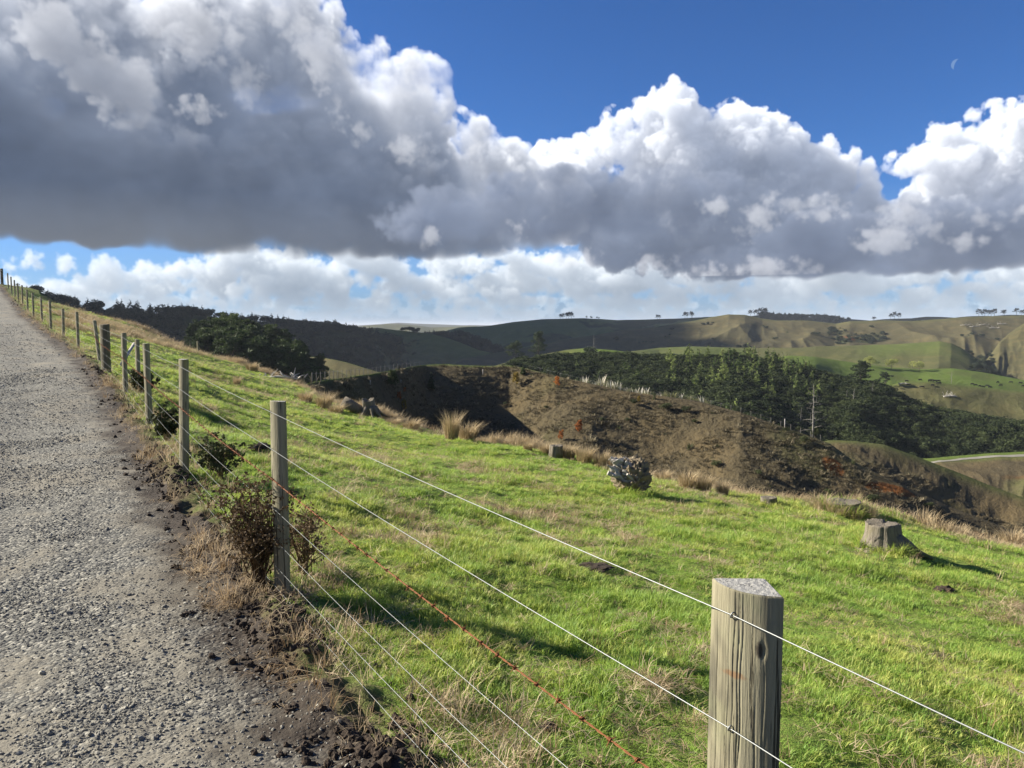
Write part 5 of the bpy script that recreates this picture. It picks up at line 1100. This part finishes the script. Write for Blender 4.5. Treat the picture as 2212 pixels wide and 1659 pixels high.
def fringe():
    rng = np.random.default_rng(61); x_, y_ = [], []
    A = rng.uniform(R(-21), R(35), 14000); re = np.interp(A, eA, eR); r = re+rng.normal(.9, .9, len(A)); x, y = r*np.sin(A), r*np.cos(A)
    k = (fbm(x, y, 3., 3, k=2) > -.15) & (rng.random(len(A)) < .75); x, y, r = x[k], y[k], r[k]; n = len(x)
    scatter('brow_grass', np.stack([x, y, hnear(x, y)-.02], 1), np.stack([rng.normal(0, .15, n), rng.normal(0, .15, n), rng.uniform(0, 6, n)], 1), rng.uniform(.45, 1.25, n)*(.7+.5*np.clip(fbm(x, y, 2., 3, k=6), -1, 1)), rng.integers(0, 3, n), [blades(26, .34, .011, .10, .6, 1400+i, M['rush'], curl=.6, name='fringe') for i in range(3)], 'brown rank grass fringing the brow of the paddock')
    # rough tussock on the far hump
    A = rng.uniform(R(-34), R(-16), 7000); r = rng.uniform(33, 64, 7000); x, y = r*np.sin(A), r*np.cos(A); q, t = qoff(x, y); k = (q > .5) & (r < brow(x, y)+2) & (fbm(x, y, 3.2, 3, k=3)+np.clip((r-42)/18, -.6, .45) > .42); x, y, r = x[k], y[k], r[k]; n = len(x)
    scatter('tussock', np.stack([x, y, hnear(x, y)-.02], 1), np.stack([rng.normal(0, .15, n), rng.normal(0, .15, n), rng.uniform(0, 6, n)], 1), rng.uniform(.6, 1.4, n), rng.integers(0, 3, n), [blades(30, .24, .009, .16, .8, 1410+i, M['rush'], name='tussock') for i in range(3)], 'rough brown tussock over the far hump of the paddock')
    # tussocks, dead thistles and stubs over the brown hillside
    N = 60000; A = np.radians(rng.uniform(-20, 35, N)); r = np.sqrt(rng.uniform(60**2, 225**2, N)); x, y = r*np.sin(A), r*np.cos(A)
    i = np.clip(np.searchsorted(RG, r), 0, len(RG)-1); j = np.clip(np.searchsorted(AZG, A), 0, len(AZG)-1); w = WING[i, j]
    k = ((w == 0) | (w == 1)) & (fbm(x*.5, y*1.6, 5., 4, k=3) > -.25) & (DIG[i, j] > 1.5); x, y = x[k], y[k]; n = len(x)
    scatter('hill_tussock', np.stack([x, y, zfar(x, y)-.05], 1), np.stack([rng.normal(0, .2, n), rng.normal(0, .2, n), rng.uniform(0, 6, n)], 1), np.exp(rng.normal(0, .45, n)), rng.choice(5, n, p=[.33, .33, .33, .005, .005]), [blades(26, .26, .035, .26, .9, 1420+i, M['hill_tuft'], name='tuft') for i in range(3)]+[blades(16, .42, .045, .18, .6, 1430+i, M['scrub_leaf'], name='tuft') for i in range(2)], 'brown tussocks and dead weeds over the hillside across the gully')
leaf('hill_tuft', (.066, .054, .03), (.225, .19, .115), .1, .5)
fringe()
# dead thorny bush around the second post, green gorse beyond it
def thorn(p, w, h, n_stem, n_leaf, seed, lm, sm_, label, name, cat, lsize=.016, base=.15):
    rng = np.random.default_rng(seed); e = empty(name, p, label, cat); b = MB(); C_ = []
    for i in range(n_stem):
        a = rng.uniform(0, 6.28); l = h*rng.uniform(.5, 1.05); o = w*rng.uniform(.3, 1.)*math.sqrt(rng.random()); P = [np.array([rng.normal()*base*w*.5, rng.normal()*base*w*.5, 0.])]
        for t in (.25, .5, .75, 1.): P.append(np.array([math.cos(a)*o*t, math.sin(a)*o*t, l*t**.85])+rng.normal(size=3)*.02*h*2)
        b.add(*tube(np.array(P), [.006, .005, .004, .003, .0015], 5))
        for k in range(7):
            f = rng.integers(2, 5); q = P[f]; d = rng.standard_normal(3); d[2] = abs(d[2])*.5; d /= np.linalg.norm(d); L_ = rng.uniform(.06, .2)*h*1.3; Q_ = np.array([q, q+d*L_*.5+rng.normal(size=3)*.01, q+d*L_]); b.add(*tube(Q_, [.0025, .002, .0008], 4)); C_.append((*Q_[2], .035*h+.015)); C_.append((*Q_[1], .03*h+.01))
    obj('stems', b.mesh('stems', M[sm_], False), e); V, Q = leafquads(C_, n_leaf, lsize, seed, 1., .1, 1.1); obj('foliage', mesh_np('foliage', V, Q, M[lm], False), e); return e
p2 = near_pt(560, 1262); thorn(p2+np.array([0, 0, -.02]), .36, .62, 44, 3400, 5, 'dead_leaf', 'dead_leaf', 'brown dead thorny bush tangled round the foot of the second fence post', 'dead_bush', 'bush', .011)
p3 = near_pt(655, 1245); thorn(p3+np.array([0, .05, -.02]), .26, .44, 20, 900, 6, 'dead_leaf', 'dead_leaf', 'smaller brown thorny sprays behind the second fence post on the paddock side', 'dead_bush', 'bush', .011)
p4 = near_pt(478, 1035); thorn(p4, .40, .40, 28, 2200, 7, 'gorse_leaf', 'dead_leaf', 'green gorse bush growing under the wires right of the third fence post', 'gorse_bush', 'bush', .016)
p5 = near_pt(362, 955); thorn(p5, .36, .40, 24, 1700, 8, 'gorse_leaf', 'dead_leaf', 'dark green gorse bush between the third and fourth fence posts', 'gorse_bush', 'bush', .022)
p6 = near_pt(308, 850); thorn(p6, .4, .42, 20, 1300, 9, 'gorse_leaf', 'dead_leaf', 'gorse bush at the foot of the set back wooden post', 'gorse_bush', 'bush', .03)
# dirt clods and dung
cl = [rock_mesh(1500+i, M['soil'], 'clod', .55, 3) for i in range(3)]
for i, (px, py, w, lab) in enumerate([(1183, 1572, 46, 'dark clod of earth in the grass between the lowest wires and the near post'), (1155, 1645, 36, 'dark clod at the bottom edge between the wires'), (1255, 1650, 30, 'small clod at the bottom edge right of the barbed wire'), (1283, 1228, 76, 'flat dark dung pat in the middle of the paddock'), (560, 968, 44, 'dark dung pat left of the second post top half'), (882, 926, 10, 'small black clod on the brow beside the thin rush clump'), (2040, 1276, 44, 'brown dung pat below the near sawn stump to its right'), (405, 1326, 30, 'earth clod lying out on the gravel beside the soil edge'), (630, 1532, 40, 'large mossy earth clod at the road edge near the bottom'), (755, 1590, 44, 'heap of black earth at the bottom of the road edge')]):
    p = near_pt(px, py); s = w/F0*p[1]/2; o = obj('earth_clod', cl[i % 3], None, p+np.array([0, 0, s*.1])); o.scale = (s, s*.9, s*(.7 if w < 60 or i > 7 else .25)); o.rotation_euler.z = i; tag(o, lab, 'clod')
# ---------------------------------------------------------------- small fences on the brown hillcrest
def far_fence(pts_, r, label, wire=True, name='wire_fence'):
    e = empty(name, pts_[0][0], label, 'fence'); o0 = Vector(e.location); me = None; tops = []
    for (p, h) in pts_:
        if me is None: me = mesh_np('fence_post', *(lambda v, q, t: (v, [q, t]))(*tube(np.array([[0, 0, -.3], [0, 0, 1.]]), r, 6)), M['grey_bark'])
        o = obj('fence_post', me, e, (p[0]-o0.x, p[1]-o0.y, p[2]-o0.z)); o.scale = (1, 1, h); tops.append(np.array([p[0]-o0.x, p[1]-o0.y, p[2]-o0.z+h*.85]))
    if wire: v, q, t = tube(np.array(tops), .006, 4); obj('wire', mesh_np('wire', v, [q, t], M['wire']), e)
def crest_pts(k, x0, x1, n, off=0.):
    g = RIDGES[k]; out = []
    for px in np.linspace(x0, x1, n):
        P = np.array([pt(*c)[:2] for c in g['c']]); a, _ = px_azel(px, 700); a = R(a); r = np.interp(a, np.arctan2(P[:, 0], P[:, 1]), np.hypot(P[:, 0], P[:, 1]))+off; x, y = r*math.sin(a), r*math.cos(a); out.append((np.array([x, y, float(zfar([x], [y])[0])]), 1.15))
    return out
far_fence(crest_pts('spur', 672, 905, 26), .04, 'thin post and wire fence running out along the left crest of the brown hill')
far_fence(crest_pts('spur', 928, 1135, 22, 4.), .04, 'thin fence along the flat top of the brown hill')
far_fence(crest_pts('spur', 1145, 1780, 30, -.5), .04, 'thin fence following the long right hand crest of the brown hill')
for i, (px, y0, y1, d, lab) in enumerate([(1043, 777+20, 805+4, 200, 'pale marker post standing alone just under the hilltop fence'), (800, 820, 829, 140, 'short post on the green shoulder left of the brown hilltop'), (1695, 916-12, 918+6, 150, 'tall pale post standing up from the right hand crest'), (866, 818, 824, 165, 'dark stub on the fence line left of the brown hilltop')]):
    p = spot(px, y1, d); h = (y1-y0)/F0*p[1]; v, q, t = tube(np.array([[0, 0, -.3], [0, 0, h]]), .09, 6); tag(obj('wooden_post', mesh_np('wooden_post', v, [q, t], M['bleached']), None, p), lab, 'post')
# pampas along the crest
pm = [(lambda s: (blades(90, 1., .03, .3, .8, 1600+s, M['pampas_leaf'], curl=.9, name='leaves'), blades(10, 1.25, .10, .25, .3, 1610+s, M['pampas_plume'], curl=.2, hvar=.2, name='plumes')))(s) for s in range(3)]
rng = np.random.default_rng(8)
for i, px in enumerate(np.linspace(1262, 1530, 24)):
    px += rng.normal()*4; (p, _), = crest_pts('spur', px, px, 1, rng.uniform(3, 9)); e = empty('pampas_clump', p+np.array([0, 0, -.3]), 'pale pampas clump behind the brown hillcrest, %s from the left' % ORD[i], 'pampas', 'pampas clumps along the brown hillcrest', rz=i); s = rng.uniform(1.6, 2.7)*(1.1-.35*(px-1262)/268); e.scale = (s, s, s)
    lv, plm = pm[i % 3]; obj('leaves', lv, e)
    if rng.random() < (.75 if px < 1400 else .3): obj('plumes', plm, e)
# ---------------------------------------------------------------- cattle
def cow_mesh():
    b = MB(); P = np.array([[-1.0, 0, 1.05], [-.85, 0, 1.08], [-.4, 0, 1.02], [.2, 0, 1.0], [.65, 0, 1.08], [.95, 0, 1.12], [1.15, 0, 1.2]]); v, q, t = tube(P, [.16, .32, .38, .40, .36, .24, .17], 12); v[:, 1] *= .8; b.add(v, q, t)
    b.add(*tube(np.array([[1.05, 0, 1.15], [1.3, 0, .9], [1.45, 0, .55]]), [.2, .16, .12], 8)); b.add(*tube(np.array([[1.38, 0, .66], [1.5, 0, .42], [1.6, 0, .22]]), [.13, .14, .08], 8))
    for x in (-.8, .75):
        for y in (-.18, .18): b.add(*tube(np.array([[x, y, .95], [x+.03, y, .5], [x, y, 0.]]), [.15, .075, .06], 6))
    b.add(*tube(np.array([[-1.02, 0, 1.2], [-1.16, 0, .9], [-1.15, 0, .45]]), [.04, .03, .05], 5)); return b.mesh('cow', M['cow'])
cm_ = cow_mesh()
COW = [(1958, 824.5, 'black cow alone at the left end of the herd on the hilltop'), (1988, 822, 'black cow second from the left on the hilltop'), (2008, 825, 'black cow on the hilltop at the left of the close group'), (2013, 824.5, 'black cow at the middle of the close group on the hilltop'), (2019, 825, 'black cow at the right of the close group on the hilltop'), (2026, 826, 'black cow trailing right behind the close group'), (2029, 830, 'black cow just below the close group'), (2014, 834, 'lone black cow below the close group'), (1992, 839, 'black cow lower on the slope under the second cow'),
       (1962, 833, 'black cow by the pale fallen log on the left slope'), (2100, 832, 'black cow at the left end of the right hand line'), (2108, 834, 'black cow second in the right hand line'), (2116, 836, 'black cow third in the right hand line'), (2124, 837, 'black cow fourth in the right hand line'), (2132, 835, 'black cow above the middle of the right hand line'), (2138, 838, 'black cow at the right end of the right hand line'), (2162, 834, 'black cow alone right of the line'), (2155, 828, 'black cow higher up the green slope'), (2184, 828, 'black cow on the green slope near the right edge'), (2204, 829, 'black cow second from the right edge'), (2210, 836, 'black cow lowest at the right picture edge')]
for i, (px, py, lab) in enumerate(COW):
    p = spot(px, py, 520); o = obj('cow', cm_, None, p); o.scale = (1.25,)*3; o.rotation_euler.z = [0, 3.14, .4, 2.8, -.3][i % 5]; tag(o, lab, 'cow', 'black cattle grazing on the green hill')
# bleached fallen logs
def logpile(px, py, wpx, seed, label, d0, n=16):
    rng = np.random.default_rng(seed); p = spot(px, py, d0); w = wpx/F0*p[1]; e = empty('fallen_tree', p, label, 'fallen tree'); b = MB()
    b.add(*tube(np.array([[-w*.4, 0, .5], [0, .3, .9], [w*.45, 0, .6]]), [.5, .42, .25], 7)); obj('trunk', b.mesh('trunk', M['bleached']), e); b = MB()
    for i in range(n):
        c = np.array([rng.uniform(-.4, .45)*w, rng.normal()*.5, .6]); dr = rng.standard_normal(3); dr[2] = abs(dr[2])*.8; dr /= np.linalg.norm(dr); L_ = w*rng.uniform(.12, .42); b.add(*tube(np.array([c, c+dr*L_*.5+rng.normal(size=3)*.2, c+dr*L_]), [.16, .11, .04], 5))
    obj('branches', b.mesh('branches', M['bleached']), e)
logpile(2052, 858, 34, 1, 'bleached fallen tree with tangled limbs on the brown slope below the cattle', 480, 22)
logpile(2022, 895, 40, 2, 'long bleached fallen tree lying down the slope at the edge of the bush', 440, 16)
logpile(1950, 831, 22, 3, 'pale fallen log at the left end of the cattle hill', 510, 8)
logpile(592, 788+16, 30, 4, 'bleached dead branches heaped on the far brow of the paddock', 52, 18) if False else None
p = near_pt(600, 818); e = empty('fallen_tree', p, 'bleached dead branches sticking up on the far brow of the paddock', 'fallen tree'); b = MB(); rng = np.random.default_rng(12)
for i in range(16):
    c = np.array([rng.uniform(-1.1, 1.5), rng.normal()*.2, .05]); dr = np.array([rng.normal()*.7, rng.normal()*.4, abs(rng.normal())*.7+.15]); dr /= np.linalg.norm(dr); L_ = rng.uniform(.25, .75); b.add(*tube(np.array([c, c+dr*L_*.5+rng.normal(size=3)*.05, c+dr*L_]), [.045, .03, .012], 5))
obj('branches', b.mesh('branches', M['bleached']), e); v, q, t = tube(np.array([[-.9, 0, .05], [0, .1, .1], [1.1, -.1, .02]]), [.06, .08, .05], 7); obj('trunk', mesh_np('trunk', v, [q, t], M['bleached']), e)
# tangle of cut timber high on the right hand hill
for i, (px, py) in enumerate([(2085, 702), (2105, 706), (2125, 702), (2148, 708), (2165, 700)]): logpile(px, py, 26, 20+i, ['slash heap at the left of the cleared patch on the far right hill', 'second slash heap on the cleared patch of the far right hill', 'middle slash heap on the cleared patch of the far right hill', 'low slash heap on the cleared patch of the far right hill', 'slash heap at the right end of the cleared patch of the far right hill'][i], 1300, 12)
# track on the lit flat
def track():
    P = [];
    for px, py in ((1985, 1001), (2010, 999), (2040, 995.5), (2080, 991.5), (2120, 988), (2170, 985), (2212, 983), (2260, 981), (2330, 979)):
        P.append(spot(px, py, 305))
    P = np.array(P); f = np.linspace(0, len(P)-1, 90); C3 = np.stack([np.interp(f, range(len(P)), P[:, k]) for k in range(2)], 1); T = np.gradient(C3, axis=0); T /= np.linalg.norm(T, axis=1)[:, None]; nn = np.stack([-T[:, 1], T[:, 0]], 1); V = []
    for o in np.linspace(-1.2, 1.2, 7):
        X = C3+nn*o; V.append(np.stack([X[:, 0], X[:, 1], zfar(X[:, 0], X[:, 1])+.12+.10*(1-(o/1.2)**2)], 1))
    V = np.stack(V, 1).reshape(-1, 3); i = np.arange(89)[:, None]*7; j = np.arange(6)[None]; Q = np.stack([i+j, i+j+1, i+8+j, i+7+j], -1).reshape(-1, 4); tag(obj('farm_track', mesh_np('farm_track', V, Q, M['track'])), 'pale farm track crossing the green flat at the right', kind='structure')
track()
# ---------------------------------------------------------------- moon
def moon():
    d = 60000.; c = pt(2067, 139, 1.); c = c/np.linalg.norm(c)*d; r = d*math.radians(.31); A = np.cross([0, 0, 1.], c); A /= np.linalg.norm(A); U = np.cross(c, A); U /= np.linalg.norm(U); F = -c/np.linalg.norm(c)
    lit = (-A*1. if np.dot(A, [1, 0, 0]) > 0 else A)*.93+U*.36; lit /= np.linalg.norm(lit); up = np.cross(F, lit); n, k = 24, 7; V = []
    for i in range(n+1):
        t = -math.pi/2+math.pi*i/n
        for j in range(k+1):
            s = math.cos(t)*(1-.62*j/k); y = math.sin(t); zz = math.sqrt(max(0, 1-s*s-y*y)); V.append(c+r*(lit*s+up*y+F*zz))
    i = np.arange(n)[:, None]*(k+1); j = np.arange(k)[None]; Q = np.stack([i+j, i+j+1, i+k+2+j, i+k+1+j], -1).reshape(-1, 4)
    m = bpy.data.materials.new('moon'); m.use_nodes = True; t = NT(m.node_tree); [t.n.remove(q) for q in list(t.n)]; e = t.node('ShaderNodeEmission'); e.inputs[0].default_value = (.22, .38, .72, 1); e.inputs[1].default_value = .34; o = t.node('ShaderNodeOutputMaterial'); t.link(e.outputs[0], o.inputs[0])
    tag(obj('moon', mesh_np('moon', np.array(V), Q, m)), 'faint pale crescent moon high in the blue sky at the right', 'moon')
moon()
# ---------------------------------------------------------------- haze
def haze(dens):
    b = bpy.data.meshes.new('haze'); X = 82000.; z0, z1 = -165., 130.
    V = np.array([[x, y, z] for z in (z0, z1) for y in (-X, X) for x in (-X, X)]); Q = np.array([[0, 2, 3, 1], [4, 5, 7, 6], [0, 1, 5, 4], [2, 6, 7, 3], [0, 4, 6, 2], [1, 3, 7, 5]])
    m = bpy.data.materials.new('haze'); m.use_nodes = True; t = NT(m.node_tree); [t.n.remove(q) for q in list(t.n)]
    v = t.node('ShaderNodeVolumePrincipled'); v.inputs['Color'].default_value = (.80, .88, 1., 1); v.inputs['Density'].default_value = dens; o = t.node('ShaderNodeOutputMaterial'); t.link(v.outputs[0], o.inputs['Volume'])
    tag(obj('haze', mesh_np('haze', V, Q, m, False)), 'pale blue air between the hills', kind='stuff')
haze(HAZE)
